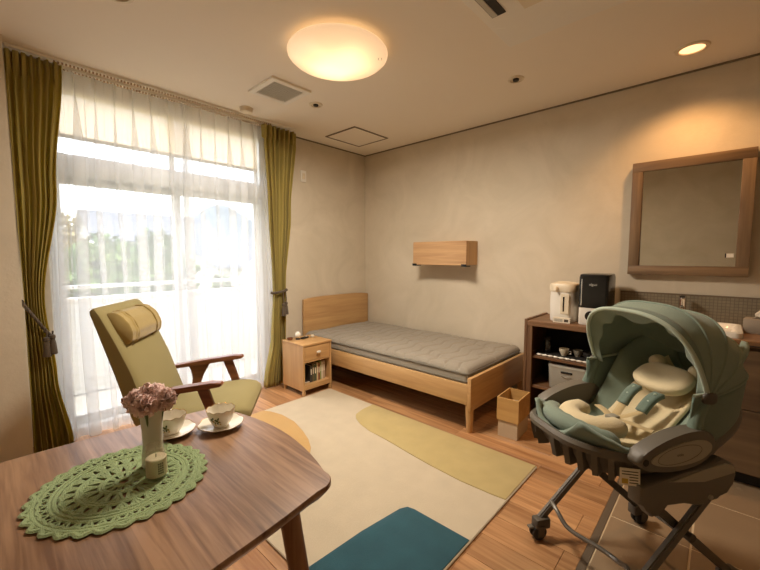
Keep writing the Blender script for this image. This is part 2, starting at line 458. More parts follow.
# ventilation grille
t = thing('ceiling_vent', 'square white ventilation grille in the ceiling beside the round lamp', 'vent', (0.82, -1.71, H))
bm = NB(); R_ = 0.165
for (a0, a1, b0, b1) in ((-R_, R_, -R_, -R_ + .04), (-R_, R_, R_ - .04, R_), (-R_, -R_ + .04, -R_ + .04, R_ - .04), (R_ - .04, R_, -R_ + .04, R_ - .04)):
    box(bm, a0, a1, b0, b1, -0.016, 0, .002)
link('frame', bm, 'white', t, False)
bm = NB(); box(bm, -.125, .125, -.125, .125, -.004, 0); link('backing', bm, 'dark', t, False)
sl = None
for k in range(14):
    if sl is None:
        bm = NB(); box(bm, -.125, .125, -.0045, .0045, -.013, -.004, .001); sl = link('slat', bm, 'grille', t, False); o = sl
    else: o = sl.copy(); C.objects.link(o)
    o.location = (0, -.117 + k * .018, 0)
bm = NB()
for k in range(14): box(bm, -.118 + k * .018 - .002, -.118 + k * .018 + .002, -.125, .125, -.011, -.006)
link('cross_bars', bm, 'grille', t, False)

# smoke detector
t = thing('smoke_detector', 'small round cream smoke detector on the ceiling by the window curtains', 'detector', (0.325, -1.72, H))
bm = NB(); lathe(bm, [(0, -.038), (.03, -.038), (.045, -.034), (.05, -.026), (.05, -.012)], 28); link('body', bm, 'cream_plastic', t)
bm = NB(); lathe(bm, [(.053, -.012), (.055, -.006), (.055, 0)], 28); lathe(bm, [(0, -.012), (.053, -.012)], 28); link('base', bm, 'cream_plastic', t)

def spot_fixture(x, y, r, label, lit=False, sensor=False):
    t = thing('downlight' if not sensor else 'motion_sensor', label, 'downlight' if not sensor else 'sensor', (x, y, H))
    bm = NB(); lathe(bm, [(r * .72, -.001), (r * .74, -.009), (r * .95, -.007), (r, 0)], 36); link('trim_ring', bm, 'cream_plastic', t)
    bm = NB()
    if lit: lathe(bm, [(r * .72, -.002), (r * .5, -.0008), (0, -.0006)], 32); link('reflector', bm, emit('downlight_glow', (1, .55, .25, 1), 1.1), t)
    else:
        lathe(bm, [(r * .72, -.002), (r * .45, -.001), (0, -.0008)], 32); link('reflector', bm, 'cream_plastic', t)
        bm = NB(); lathe(bm, [(r * .38, -.002), (r * .36, -.012), (0, -.014)], 20); link('lens', bm, 'dark', t)
    return t
spot_fixture(0.81, -1.37, .055, 'small unlit round ceiling downlight beside the vent grille')
spot_fixture(2.185, -.69, .055, 'small unlit round ceiling downlight near the air conditioner corner')
spot_fixture(1.165, -2.80, .075, 'unlit round ceiling downlight cut by the top edge at the upper left', )
dl = spot_fixture(3.11, -.355, .085, 'glowing orange ceiling downlight above the mirror', True)
sp_d = bpy.data.lights.new('downlight_lamp', 'SPOT'); sp_d.energy = 17; sp_d.color = (1.0, .52, .20); sp_d.spot_size = radians(130); sp_d.spot_blend = 0.7; sp_d.shadow_soft_size = 0.04
sp = bpy.data.objects.new('downlight_lamp', sp_d); C.objects.link(sp); sp.location = (0, 0, -0.02); sp.parent = dl

# round ceiling lamp
t = thing('ceiling_lamp', 'large round glowing ceiling lamp with a milky domed shade', 'lamp', (1.57, -1.787, H))
bm = NB(); lathe(bm, [(0, 0), (.20, 0), (.215, -.03), (.21, -.05), (0, -.05)], 48); link('base', bm, 'cream_plastic', t)
def lamp_mat():
    m, n, l, b = base_mat('lamp_diffuser')
    tc = n.new('ShaderNodeTexCoord'); nz = n.new('ShaderNodeTexNoise'); nz.inputs['Scale'].default_value = 5; nz.inputs['Detail'].default_value = 0
    l.new(tc.outputs['Object'], nz.inputs['Vector'])
    ln = n.new('ShaderNodeVectorMath'); ln.operation = 'LENGTH'; l.new(tc.outputs['Object'], ln.inputs[0])
    mr = n.new('ShaderNodeMapRange'); mr.inputs[1].default_value = .12; mr.inputs[2].default_value = .30; mr.inputs[3].default_value = 1; mr.inputs[4].default_value = 0; mr.interpolation_type = 'SMOOTHSTEP'
    l.new(ln.outputs['Value'], mr.inputs[0])
    ml = n.new('ShaderNodeMath'); ml.operation = 'MULTIPLY'
    m2 = n.new('ShaderNodeMapRange'); m2.inputs[1].default_value = .3; m2.inputs[2].default_value = .65; m2.inputs[3].default_value = .55; m2.inputs[4].default_value = 1
    l.new(nz.outputs['Fac'], m2.inputs[0]); l.new(m2.outputs[0], ml.inputs[0]); l.new(mr.outputs[0], ml.inputs[1])
    rp = n.new('ShaderNodeValToRGB'); e = rp.color_ramp.elements
    e[0].position = 0; e[0].color = (.80, .50, .27, 1); e[1].position = 1; e[1].color = (1.0, .82, .40, 1)
    l.new(ml.outputs[0], rp.inputs[0]); l.new(rp.outputs[0], b.inputs['Emission Color'])
    st = n.new('ShaderNodeMapRange'); st.inputs[3].default_value = .50; st.inputs[4].default_value = .95; l.new(ml.outputs[0], st.inputs[0])
    l.new(st.outputs[0], b.inputs['Emission Strength'])
    b.inputs['Base Color'].default_value = (.6, .5, .4, 1); b.inputs['Roughness'].default_value = .3
    return m
bm = NB(); lathe(bm, [(0, -.112), (.08, -.110), (.16, -.101), (.22, -.086), (.262, -.066), (.281, -.048), (.284, -.038), (.278, -.03), (.21, -.028)], 64)
link('lamp_shade', bm, lamp_mat(), t).scale = (1.04, 1.04, 1)
text('label_print', '( )', .03, 'inlay', t, (.22, .13, -.094), (pi, 0, radians(40)))
pl = bpy.data.lights.new('lamp_light', 'AREA'); pl.shape = 'DISK'; pl.size = 0.5; pl.energy = 30; pl.color = (1.0, .88, .74)
po = bpy.data.objects.new('lamp_light', pl); C.objects.link(po); po.location = (0, 0, -.125); po.parent = t

# ceiling air conditioner
t = thing('ceiling_air_conditioner', 'square ceiling cassette air conditioner at the top edge of the picture', 'air conditioner', (2.82, -1.727, H))
bm = NB(); box(bm, -.49, .49, -.60, .60, -.018, 0, .006); link('outer_panel', bm, 'white', t, False)
def rsq(R, sag, n=10):
    o = []
    cs = [(-R, -R), (R, -R), (R, R), (-R, R)]
    for i in range(4):
        a_, b_ = Vector(cs[i]), Vector(cs[(i + 1) % 4]); d = (b_ - a_); nn = Vector((d.y, -d.x)).normalized()
        for k in range(n):
            s = k / n; p = a_ + d * s + nn * sag * (1 - (2 * s - 1) ** 2); o.append((p.x, p.y))
    return o
bm = NB(); prism(bm, [(-.45, -.34)] + [(-.45 + .9 * i / 14, -.34 - .125 * (1 - (2 * i / 14 - 1) ** 2)) for i in range(1, 14)] + [(.45, -.34), (.45, .34)] + [(.45 - .9 * i / 14, .34 + .125 * (1 - (2 * i / 14 - 1) ** 2)) for i in range(1, 14)] + [(-.45, .34)], -.045, -.018, .012, 2); link('face_panel', bm, 'white', t)
bm = NB(); prism(bm, rsq(.27, .0, 1), -.050, -.045, .003, 1); link('intake_grille', bm, 'cream_plastic', t)
for k in (1, 3):
    bm = NB(); box(bm, -.23, .23, .345, .415, -.0495, -.043); o = link('outlet', bm, 'dark', t, False); o.rotation_euler = (0, 0, k * pi / 2)
    bm = NB(); box(bm, -.225, .225, .385, .412, -.053, -.0475, .002); q = link('flap', bm, 'grille', o, False)

# wall sensor/switch
t = thing('wall_switch', 'small white switch plate high on the window wall right of the curtain', 'switch', (0, -.927, 2.11))
bm = NB(); box(bm, 0, .012, -.035, .035, -.06, .06, .004, 2); link('plate', bm, 'white', t)
bm = NB(); box(bm, .012, .016, -.018, .018, -.03, .03, .002); link('button', bm, 'cream_plastic', t)

# ================================================================ WINDOW
win = struct(link('window_1', (lambda b: (box(b, -.14, -.02, -2.99, -2.95, 0, 2.44), box(b, -.14, -.02, -1.42, -1.38, 0, 2.44), box(b, -.14, -.02, -2.95, -1.42, 2.41, 2.44), box(b, -.14, -.02, -2.95, -1.42, 0, .035), box(b, -.14, -.02, -2.95, -1.42, 1.825, 1.955, .004), b)[-1])(NB()), 'alu', None, False))
def sash(x0, ya, yb, z0, z1, w=.045):
    bm = NB()
    box(bm, x0, x0 + .03, ya, ya + w, z0, z1, .002); box(bm, x0, x0 + .03, yb - w, yb, z0, z1, .002)
    box(bm, x0, x0 + .03, ya + w, yb - w, z0, z0 + w * 1.3, .002); box(bm, x0, x0 + .03, ya + w, yb - w, z1 - w, z1, .002)
    s = link('sash', bm, 'alu', win, False)
    bm = NB(); box(bm, x0 + .012, x0 + .018, ya + w, yb - w, z0 + w * 1.3, z1 - w); link('pane', bm, 'glass', s, False)
    return s
sash(-.125, -2.95, -2.13, .035, 1.825, .05); s2 = sash(-.085, -2.18, -1.42, .035, 1.825, .05)
bm = NB(); box(bm, -.055, -.035, -2.165, -2.145, .9, 1.12, .004); link('handle', bm, 'grille', s2)
sash(-.11, -2.95, -2.175, 1.955, 2.41, .02); sash(-.11, -2.175, -1.42, 1.955, 2.41, .02)
t = thing('roller_blind', 'pale peach roller blind lowered over the top of the window', 'blind', (-.03, -2.185, 2.40))
bl = sheer_mat('blind_fabric', (.98, .80, .58, 1), .06)
bm = NB(); tube(bm, [(0, -.75, .012), (0, .75, .012)], .018, 14); link('roller', bm, 'white', t)
bm = NB(); grid(bm, lambda u, v: Vector((.0, -.745 + 1.49 * u, .0 - .30 * v)), 4, 8); link('blind_cloth', bm, bl, t, ang=180)
bm = NB(); box(bm, -.008, .008, -.75, .75, -.325, -.298, .003); link('bottom_bar', bm, 'alu', t)

# ================================================================ CURTAINS
t = thing('curtain_rail', 'beaded double curtain track along the ceiling above the window', 'rail', (0, 0, 0))
for x in (.10, .20):
    bm = NB(); box(bm, x - .010, x + .010, -3.14, -1.16, H - .018, H, .002); link('track', bm, 'white', t, False)
bm = NB()
for k in range(78):
    yy = -2.92 + k * .0195
    for x in (.10, .20):
        superell(bm, (x, yy, H - .026), .008, .006, .009, 1, 1, 6, 4)
o = link('gliders', bm, plain('glider_brown', rgb(176, 148, 118), .5), t); o['kind'] = 'stuff'

def sheer(name, ya, yb, n, phase, label):
    """voile panel with pinch pleats: mostly flat with narrow overlapping folds"""
    p = (yb - ya) / n
    zt, zb = H - .03, .012
    NU, NV = n * 40, 30
    def fn(u, v):
        k = u * n; i = math.floor(k); tt = k - i
        z = zt + (zb - zt) * v
        open_ = min(1.0, v * 5.0)
        # fold centred at .5
        d = (tt - .5)
        g = math.exp(-(d / .10) ** 2)
        depth = .018 + .030 * open_ * (0.75 + .35 * sin(i * 2.1 + phase))
        over = p * (.40 + .14 * sin(i * 1.7 + phase)) * open_
        yy = ya + (i + tt) * p - over * sin(2 * pi * d / .46) * math.exp(-(d / .19) ** 2) + .012 * sin(v * 5 + i * 1.3 + phase) * open_
        x = .10 + depth * g - .008 * cos(2 * pi * k) * open_ + .008 * sin(v * 4 + i)
        return Vector((x, yy, z))
    t_ = thing(name, label, 'curtain', (0, 0, 0))
    bm = NB(); grid(bm, fn, NU, NV)
    link('voile', bm, 'sheer', t_, ang=180)
    # header tape: second layer of voile behind the pleat tops
    bm = NB(); grid(bm, lambda u, v: fn(u, v * .045) + Vector((-.004, 0, 0)), NU, 2); link('header_tape', bm, 'sheer', t_, ang=180)
    bm = NB(); grid(bm, lambda u, v: fn(u, .965 + v * .033) + Vector((-.003, 0, 0)), NU, 2); link('hem', bm, 'sheer', t_, ang=180)
    return t_
sheer('sheer_curtain', -2.99, -2.09, 8, 0.3, 'white voile curtain panel over the left half of the window')
sheer('sheer_curtain', -2.19, -1.37, 7, 1.9, 'white voile curtain panel over the right half of the window')

def drape(label, prof, n, x0, tie_z, tassel_y, flip, tilt):
    """prof: list of (z, ya, yb, amp)"""
    t = thing('drape', label, 'curtain', (0, 0, 0))
    def at(z):
        for (a_, b_) in zip(prof, prof[1:]):
            if a_[0] >= z >= b_[0]:
                s = (a_[0] - z) / (a_[0] - b_[0]); s = s * s * (3 - 2 * s)
                return [a_[i] + (b_[i] - a_[i]) * s for i in (1, 2, 3)]
        return prof[-1][1:]
    zt, zb = prof[0][0], prof[-1][0]
    def fn(u, v):
        z = zt + (zb - zt) * v
        ya, yb, am = at(z)
        k = u * n
        ph = 2 * pi * k
        sharp = sin(ph) + .28 * sin(2 * ph + .6 + 2 * v) + .16 * sin(3 * ph + v * 5)
        yy = ya + (yb - ya) * (u + .30 / n * sin(ph * 1.0 + 1.3 + .8 * sin(v * 3 + k)))
        x = x0 + am * sharp * (1 + .2 * sin(k * 2.3)) + .006 * sin(9 * v + k * 3)
        if v < .055: x = x0 + am * 1.1 * (1 if sin(2 * ph) > 0 else -1) * min(1, abs(sin(2 * ph)) * 2.2)
        return Vector((x, yy, z))
    bm = NB(); grid(bm, fn, n * 16, 70)
    solidify(link('cloth', bm, 'olive', t, ang=60), .003)
    # rope tieback around the cloth
    ya, yb, am = at(tie_z)
    yc, hw = (ya + yb) / 2, (yb - ya) / 2 + .012
    bm = NB(); pts = []
    for k in range(36):
        th = 2 * pi * k / 36
        yy = yc + hw * cos(th)
        pts.append((x0 + (am * 1.5 + .02) * sin(th), yy, tie_z + tilt * (yy - yc)))
    tube(bm, pts, .009, 8, closed=True)
    tie = link('tieback', bm, 'tie', t)
    # twist ridges
    bm = NB()
    for off in (0, pi):
        q = []
        for k in range(144):
            th = 2 * pi * k / 144; c_ = Vector((x0 + (am * 1.5 + .02) * sin(th), yc + hw * cos(th), tie_z + tilt * hw * cos(th)))
            a2 = th * 14 + off; rad = Vector((sin(th), cos(th), 0))
            q.append(c_ + rad * .008 * cos(a2) + Vector((0, 0, .008 * sin(a2))))
        tube(bm, q, .005, 5, closed=True)
    link('rope_strand', bm, 'tie', tie)
    for dy, dz in ((0, 0), (.028, .012)):
        xx = x0 + am * 1.5 + .035; ty = tassel_y + dy * flip; tz = tie_z - .06 + dz
        bm = NB(); tube(bm, [(xx - .005, ty, tie_z + tilt * (ty - yc)), (xx, ty + .004, tz - .03), (xx, ty, tz - .06)], .005, 6)
        c_ = link('tassel_cord', bm, 'tie', t)
        bm = NB(); lathe(bm, [(0, tz - .05), (.014, tz - .055), (.017, tz - .07), (.011, tz - .082), (.016, tz - .1), (.022, tz - .17), (.020, tz - .175), (0, tz - .172)], 18, xx, ty)
        link('tassel', bm, 'tie', c_)
    return t
drape('olive green drape with rope tieback left of the window', [(H - .03, -3.145, -2.895, .017), (1.7, -3.14, -2.955, .018), (.98, -3.135, -3.045, .022), (.5, -3.14, -3.01, .025), (.015, -3.145, -2.95, .03)], 7, .19, .88, -3.05, 1, -1.9)
drape('olive green drape with rope tieback right of the window', [(H - .03, -1.49, -1.14, .024), (1.7, -1.45, -1.21, .026), (.98, -1.415, -1.285, .022), (.5, -1.44, -1.29, .024), (.015, -1.52, -1.31, .028)], 7, .17, .93, -1.345, 1, .15)

# ================================================================ RUG
rm = rug_mat()
def in_poly(px, py, poly):
    c_ = False; n = len(poly)
    for i in range(n):
        x0, y0 = poly[i]; x1, y1 = poly[(i + 1) % n]
        if (y0 > py) != (y1 > py) and px < (x1 - x0) * (py - y0) / (y1 - y0) + x0: c_ = not c_
    return c_
RX0, RX1, RY0, RY1 = .622, 2.56, -2.505, -1.10
t = thing('rug', 'beige rug with mustard, ochre and teal colour shapes on the wood floor', 'rug', (0, 0, 0))
def outline(f, a0, a1, n=30): return [f(a0 + (a1 - a0) * i / n) for i in range(n + 1)]
bm = NB(); box(bm, RX0, RX1, RY0, RY1, .001, .011, .004); link('pile', bm, rm[0], t)
# mustard: from the bed edge towards the right hand edge, curved inner side
must = [(1.195, -1.105), (2.553, -1.105), (2.553, -1.525), (2.483, -1.533), (2.294, -1.542), (2.075, -1.528), (1.88, -1.505), (1.684, -1.478), (1.501, -1.463), (1.373, -1.43), (1.28, -1.385), (1.231, -1.338), (1.20, -1.23)]
bm = NB(); prism(bm, must, .008, .0155, .003, 2); link('mustard_shape', bm, rm[1], t)
teal = [(2.553, -1.897), (2.25, -1.905), (2.215, -1.912), (2.195, -1.95), (2.165, -2.19), (2.145, -2.498), (2.553, -2.498)]
bm = NB(); prism(bm, teal, .008, .0155, .003, 2); link('teal_shape', bm, rm[2], t)
och = [(.627, -1.80), (.684, -1.770), (.805, -1.741), (.98, -1.745), (1.159, -1.793), (1.29, -1.84), (1.388, -1.892), (1.496, -1.988), (1.56, -2.12), (1.55, -2.27), (1.46, -2.40), (1.30, -2.498), (.627, -2.498)]
bm = NB(); prism(bm, och, .008, .0145, .002, 1); link('ochre_shape', bm, rm[3], t)
# stitched fringe edges, shorter side near the nightstand
bm = NB()
for k in range(90):
    yy = RY0 + .01 + k * (RY1 - RY0 - .02) / 89
    box(bm, RX0 - .014, RX0 + .002, yy - .003, yy + .003, .001, .006)
o = link('fringe', bm, rm[0], t, False); o['kind'] = 'stuff'

# ================================================================ BED
t = thing('bed', 'single light oak bed frame with a panel headboard against the wall', 'bed', (0, 0, 0))
def arch(y0_, y1_, z0_, zt, drop, n=14):
    return [(y0_, z0_), (y1_, z0_)] + [(y1_ + (y0_ - y1_) * i / n, zt - drop * (2 * i / n - 1) ** 4) for i in range(n + 1)]
bm = NB(); prism(bm, arch(-.985, -.02, .0, .825, .02), .03, .065, .004, 2, axis=0); link('headboard', bm, 'oakbed_y', t)
bm = NB(); box(bm, 2.025, 2.055, -1.0, -.03, .165, .405, .004, 2); link('footboard', bm, 'oakbed_y', t)
bm = NB(); box(bm, .065, 2.025, -1.0, -.975, .205, .355, .004, 2); link('side_rail', bm, 'oakbed', t)
bm = NB(); box(bm, .065, 2.025, -.055, -.03, .205, .355, .004, 2); link('side_rail', bm, 'oakbed', t)
sl = None
for k in range(13):
    if sl is None:
        bm = NB(); box(bm, 0, .07, -.975, -.055, .275, .295, .002); sl = link('slat', bm, 'oakbed_y', t, False); o = sl
    else: o = sl.copy(); C.objects.link(o)
    o.location = (.12 + k * .145, 0, 0)
for yy in (-.965, -.065):
    bm = NB(); tube(bm, [(2.03, yy, .0), (2.028, yy, .17), (2.028, yy, .205)], [.022, .03, .031], 20); link('leg', bm, 'oakbed_z', t)
# mattress
t = thing('mattress', 'grey quilted mattress lying on the oak bed', 'mattress', (0, 0, 0))
mx0, mx1, my0, my1 = .07, 2.018, -.985, -.045
def groove(x, y):
    # wavy stitched seams running across, plus stepped ones
    m = 1.0
    for k in range(16):
        c_ = .12 + k * .12
        w_ = .022 * sin(y * 21 + k * 1.1) + (.02 if sin(y * 9 + k) > 0 else -.02) * .4
        m = min(m, abs(x - c_ - w_) / .019)
    for k in range(5):
        c_ = -.86 + k * .18
        m = min(m, (abs(y - c_ - .02 * sin(x * 14 + k)) / .019) if sin(x * 8 + k * 2) > .2 else 1.0)
    return m
def mtop(u, v):
    x = mx0 + (mx1 - mx0) * u; y = my0 + (my1 - my0) * v
    e = min(u, 1 - u) * (mx1 - mx0); e2 = min(v, 1 - v) * (my1 - my0)
    rnd = 0
    for d in (e, e2):
        if d < .05: rnd += .035 * (1 - sqrt(max(0, 1 - (1 - d / .05) ** 2)))
    z = .470 - rnd - .012 * (1 - min(1, groove(x, y))) ** 2 + .004 * sin(x * 9) * sin(y * 11)
    return Vector((x, y, z))
bm = NB(); grid(bm, mtop, 260, 90); link('quilted_top', bm, 'mattress', t, ang=180)
def ring_rect(x0, x1, y0, y1, z, r=.03):
    P_ = []
    for cx_, cy_, a0 in ((x1 - r, y1 - r, 0), (x0 + r, y1 - r, pi / 2), (x0 + r, y0 + r, pi), (x1 - r, y0 + r, 3 * pi / 2)):
        for i in range(5): P_.append((cx_ + r * cos(a0 + i * pi / 8), cy_ + r * sin(a0 + i * pi / 8), z))
    return P_
bm = NB(); prism(bm, [(p[0], p[1]) for p in ring_rect(mx0, mx1, my0, my1, 0)], .297, .436, .006, 2); link('side_band', bm, 'mattress', t)
for z in (.425, .37, .31):
    bm = NB(); tube(bm, ring_rect(mx0 - .002, mx1 + .002, my0 - .002, my1 + .002, z), .006, 6, closed=True); link('piping', bm, 'mattress_edge', t)

# ================================================================ NIGHTSTAND
t = thing('nightstand', 'small light oak nightstand with a drawer and open shelf beside the bed', 'nightstand', (.27, -1.39, 0))
W_, D_, Hn = .335, .325, .475
bm = NB(); box(bm, 0, W_, 0, .018, .045, Hn - .018, .002); link('side_panel', bm, 'oakbed_z', t, False)
bm = NB(); box(bm, 0, W_, D_ - .018, D_, .045, Hn - .018, .002); link('side_panel', bm, 'oakbed_z', t, False)
bm = NB(); box(bm, -.002, W_ + .004, -.002, D_ + .002, Hn - .018, Hn, .003, 2); link('top', bm, 'oakbed_y', t)
bm = NB(); box(bm, 0, .012, .018, D_ - .018, .06, Hn - .02); link('back_panel', bm, 'oakbed_z', t, False)
bm = NB(); box(bm, .012, W_ - .004, .018, D_ - .018, .085, .1, .001); link('shelf', bm, 'oakbed_y', t, False)
bm = NB(); box(bm, W_ - .02, W_ - .004, .018, D_ - .018, .055, .085, .001); link('apron', bm, 'oakbed_y', t, False)
bm = NB(); box(bm, .012, W_ - .004, .018, D_ - .018, .305, .317, .001); link('divider', bm, 'oakbed_y', t, False)
bm = NB(); box(bm, .03, W_ - .002, .022, D_ - .022, .32, Hn - .022, .002); dr = link('drawer', bm, 'oakbed_y', t, False)
bm = NB(); lathe(bm, [(.006, 0), (.006, .012), (.014, .016), (.015, .022), (.009, .027), (0, .028)], 16)
bmesh.ops.rotate(bm, verts=bm.verts, cent=(0, 0, 0), matrix=Matrix.Rotation(pi / 2, 3, 'Y')); bmesh.ops.scale(bm, verts=bm.verts, vec=(1, 1.6, .8))
link('knob', bm, 'porcelain', dr, True, (W_ - .003, D_ / 2, .39))
for i, (lx, ly) in enumerate(((.02, .012), (.02, D_ - .012), (W_ - .014, .012), (W_ - .014, D_ - .012))):
    bm = NB(); box(bm, lx - .012, lx + .012, ly - .012, ly + .012, 0, .045, .002); link('leg', bm, 'oakbed_z', t, False)
# books in the shelf
bk = [(.026, .155, (60, 58, 54), 'dark grey'), (.020, .165, (98, 88, 60), 'olive brown'), (.028, .16, (74, 84, 62), 'dark green'), (.016, .17, (196, 178, 140), 'cream'), (.022, .158, (130, 78, 54), 'rust red'), (.014, .175, (140, 160, 96), 'light green'), (.02, .168, (206, 196, 176), 'off-white'), (.024, .172, (176, 150, 126), 'tan')]
yy = -1.39 + .105
for i, (w_, h_, c_, nm) in enumerate(bk):
    cm = plain('book_cover_' + nm.replace(' ', '_').replace('-', '_'), rgb(*c_), .6)
    tb = thing('book', nm + ' spined book standing on the nightstand shelf', 'book', (.56, yy, .1004), 0, 'books on the nightstand shelf')
    bm = NB(); box(bm, -.115, 0, 0, .002, 0, h_); box(bm, -.115, 0, w_ - .002, w_, 0, h_); box(bm, -.002, .001, 0, w_, 0, h_); link('cover', bm, cm, tb, False)
    bm = NB(); box(bm, -.112, -.002, .002, w_ - .002, .003, h_ - .004); link('pages', bm, 'paper', tb, False)
    bm = NB(); box(bm, .001, .0015, w_ * .3, w_ * .7, h_ * .45, h_ * .8); link('spine_label', bm, 'paper', tb, False)
    yy += w_ + .0008
tb = thing('book', 'dark folded magazine lying low at the left inside the nightstand', 'book', (.46, -1.362, .1004), 0, 'books on the nightstand shelf')
bm = NB(); box(bm, -.1, .09, 0, .09, 0, .012, .002); link('cover', bm, plain('dark_magazine', rgb(60, 50, 44), .6), tb, False)
bm = NB(); box(bm, -.098, .0915, .002, .088, .003, .009); link('pages', bm, 'paper', tb, False)
t = thing('round_ornament', 'round white ball with dark base on top of the nightstand', 'ornament', (.37, -1.28, Hn + .0004))
bm = NB(); superell(bm, (0, 0, .045), .032, .028, .032, 1, 1, 24, 14); link('ball', bm, 'porcelain', t)
bm = NB(); lathe(bm, [(0, .018), (.014, .016), (.02, .006), (.024, 0), (0, 0)], 20); link('foot', bm, 'dark', t)
t = thing('remote_control', 'dark remote control beside the white ball on the nightstand', 'remote', (.38, -1.21, Hn + .0004), .3)
bm = NB(); box(bm, -.018, .018, -.045, .045, 0, .016, .004, 2); link('casing', bm, 'dark', t)
bm = NB(); box(bm, -.008, .008, .02, .034, .016, .018); link('button', bm, 'white', t)
t = thing('small_cap', 'tiny cream round cap at the bed side of the nightstand top', 'cap', (.39, -1.125, Hn + .0004))
bm = NB(); lathe(bm, [(0, 0), (.018, 0), (.02, .008), (.014, .024), (0, .028)], 20); link('dome', bm, 'cream_plastic', t)
bm = NB(); lathe(bm, [(.0205, .004), (.0215, .007), (.0205, .01)], 20); link('band', bm, 'inlay', t)
t = thing('wooden_dish', 'small brown wooden dish at the window side of the nightstand top', 'dish', (.335, -1.345, Hn + .0004))
bm = NB(); lathe(bm, [(0, 0), (.02, 0), (.026, .012), (.027, .02), (.024, .02), (.02, .006), (0, .005)], 20); link('bowl', bm, 'chairwood', t)
bm = NB(); lathe(bm, [(.0262, .019), (.0278, .0212), (.0248, .0215), (.0235, .019)], 20); link('rim', bm, 'walnut', t)

# ================================================================ WALL CABINET
t = thing('wall_cabinet', 'small light oak box cabinet mounted on the wall above the bed', 'cabinet', (.925, 0, 1.18))
for nm, b_, mt in (('side_panel', (0, .015, -.2, 0, .004, .22), 'oakbed_z'), ('side_panel', (.61, .625, -.2, 0, .004, .22), 'oakbed_z'), ('top_panel', (0, .625, -.2, 0, .22, .234), 'oakbed'), ('bottom_panel', (.015, .61, -.198, 0, .004, .018), 'oakbed'), ('back_panel', (.015, .61, -.01, 0, .018, .22), 'oakbed')):
    bm = NB(); box(bm, *b_, .0015); link(nm, bm, mt, t, False)
dm = wood('cabinet_door_oak', rgb(206, 166, 120), rgb(172, 130, 88), 0, .45, 35, 31)
bm = NB(); box(bm, 0, .625, -.216, -.2, 0, .232, .002); link('flap_door', bm, dm, t, False)
for x in (-.006, .575):
    bm = NB(); box(bm, x, x + .055, -.222, -.14, -.012, .0, .003); box(bm, x, x + .055, -.222, -.216, 0, .012, .001); link('bracket', bm, 'black', t, False)

# ================================================================ WASTE BIN
t = thing('waste_bin', 'two-tone square waste bin, oak sleeve over beige base, at the foot of the bed', 'bin', (2.262, -.755, 0), radians(3))
bm = NB()
def sq(bm_, w2, d2, z0_, z1_, th=.008):
    box(bm_, -w2, w2, -d2, -d2 + th, z0_, z1_); box(bm_, -w2, w2, d2 - th, d2, z0_, z1_)
    box(bm_, -w2, -w2 + th, -d2 + th, d2 - th, z0_, z1_); box(bm_, w2 - th, w2, -d2 + th, d2 - th, z0_, z1_)
sq(bm, .068, .108, 0, .2); box(bm, -.06, .06, -.1, .1, 0, .006); link('base_box', bm, 'binbeige', t, False)
bm = NB(); sq(bm, .076, .116, .12, .282, .0075); link('sleeve', bm, 'binwood', t, False)

# ================================================================ RACK WITH KETTLE AND COFFEE MAKER
t = thing('open_rack', 'walnut open shelf rack holding appliances between the bed and the vanity', 'rack', (0, 0, 0))
RXa, RXb, RYa = 2.205, 2.742, -.455
bm = NB(); box(bm, RXa, RXa + .022, RYa, -.004, 0, .785, .002); link('side_panel', bm, 'walnut_z', t, False)
bm = NB(); box(bm, RXa + .022, RXa + .06, RYa + .004, RYa + .03, 0, .735, .002); link('front_post', bm, 'walnut_z', t, False)
bm = NB(); box(bm, RXb - .022, RXb, RYa, -.004, 0, .785, .002); link('side_panel', bm, 'walnut_z', t, False)
bm = NB(); box(bm, RXa + .022, RXb - .022, RYa, -.004, .735, .775, .003); link('top_board', bm, 'walnut', t, False)
for z in (.505, .27, .06):
    bm = NB(); box(bm, RXa + .022, RXb - .022, RYa + .03, -.02, z - .022, z, .002); link('shelf', bm, 'walnut', t, False)
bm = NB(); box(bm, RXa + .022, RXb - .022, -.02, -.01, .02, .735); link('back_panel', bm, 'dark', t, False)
zt = .7754
t = thing('electric_kettle', 'white electric hot water pot with beige lid on the walnut rack', 'kettle', (2.43, -.25, zt))
def rprism(bm_, w2, d2, r, levels, n=6, cx_=0, cy_=0, cap=True):
    rings = []
    for (z, s) in levels:
        R__ = []
        for sx_, sy_, a0 in ((1, 1, 0), (-1, 1, pi / 2), (-1, -1, pi), (1, -1, 3 * pi / 2)):
            for i in range(n + 1):
                aa = a0 + i * pi / 2 / n
                R__.append(bm_.verts.new((cx_ + s * (sx_ * (w2 - r) + r * cos(aa)), cy_ + s * (sy_ * (d2 - r) + r * sin(aa)), z)))
        rings.append(R__)
    m_ = len(rings[0])
    for A, B in zip(rings, rings[1:]):
        for k in range(m_): bm_.faces.new((A[k], A[(k + 1) % m_], B[(k + 1) % m_], B[k]))
    if cap: bm_.faces.new(rings[0][::-1]); bm_.faces.new(rings[-1])
bm = NB(); rprism(bm, .092, .1, .06, [(.0, .94), (.01, .97), (.12, .99), (.225, .97)]); link('body', bm, 'white', t)
bm = NB(); rprism(bm, .096, .104, .06, [(.226, .98), (.235, 1.0), (.27, 1.0), (.285, .93), (.29, .8)]); lid = link('lid', bm, 'cream_plastic', t)
bm = NB(); tube(bm, [(-.03, -.098, .255), (-.03, -.125, .25), (-.03, -.13, .235)], [.012, .011, .009], 10); link('spout', bm, 'cream_plastic', t)
bm = NB(); tube(bm, [(-.07, .02, .283), (-.06, .03, .291), (0, .035, .294), (.06, .03, .291), (.075, .02, .283)], .006, 8); link('handle', bm, 'cream_plastic', lid)
bm = NB(); box(bm, .0, .06, -.1045, -.096, .06, .21, .003); link('front_panel', bm, 'cream_plastic', t, False)
bm = NB(); box(bm, .018, .028, -.107, -.104, .08, .19); link('water_gauge', bm, 'black', t, False)
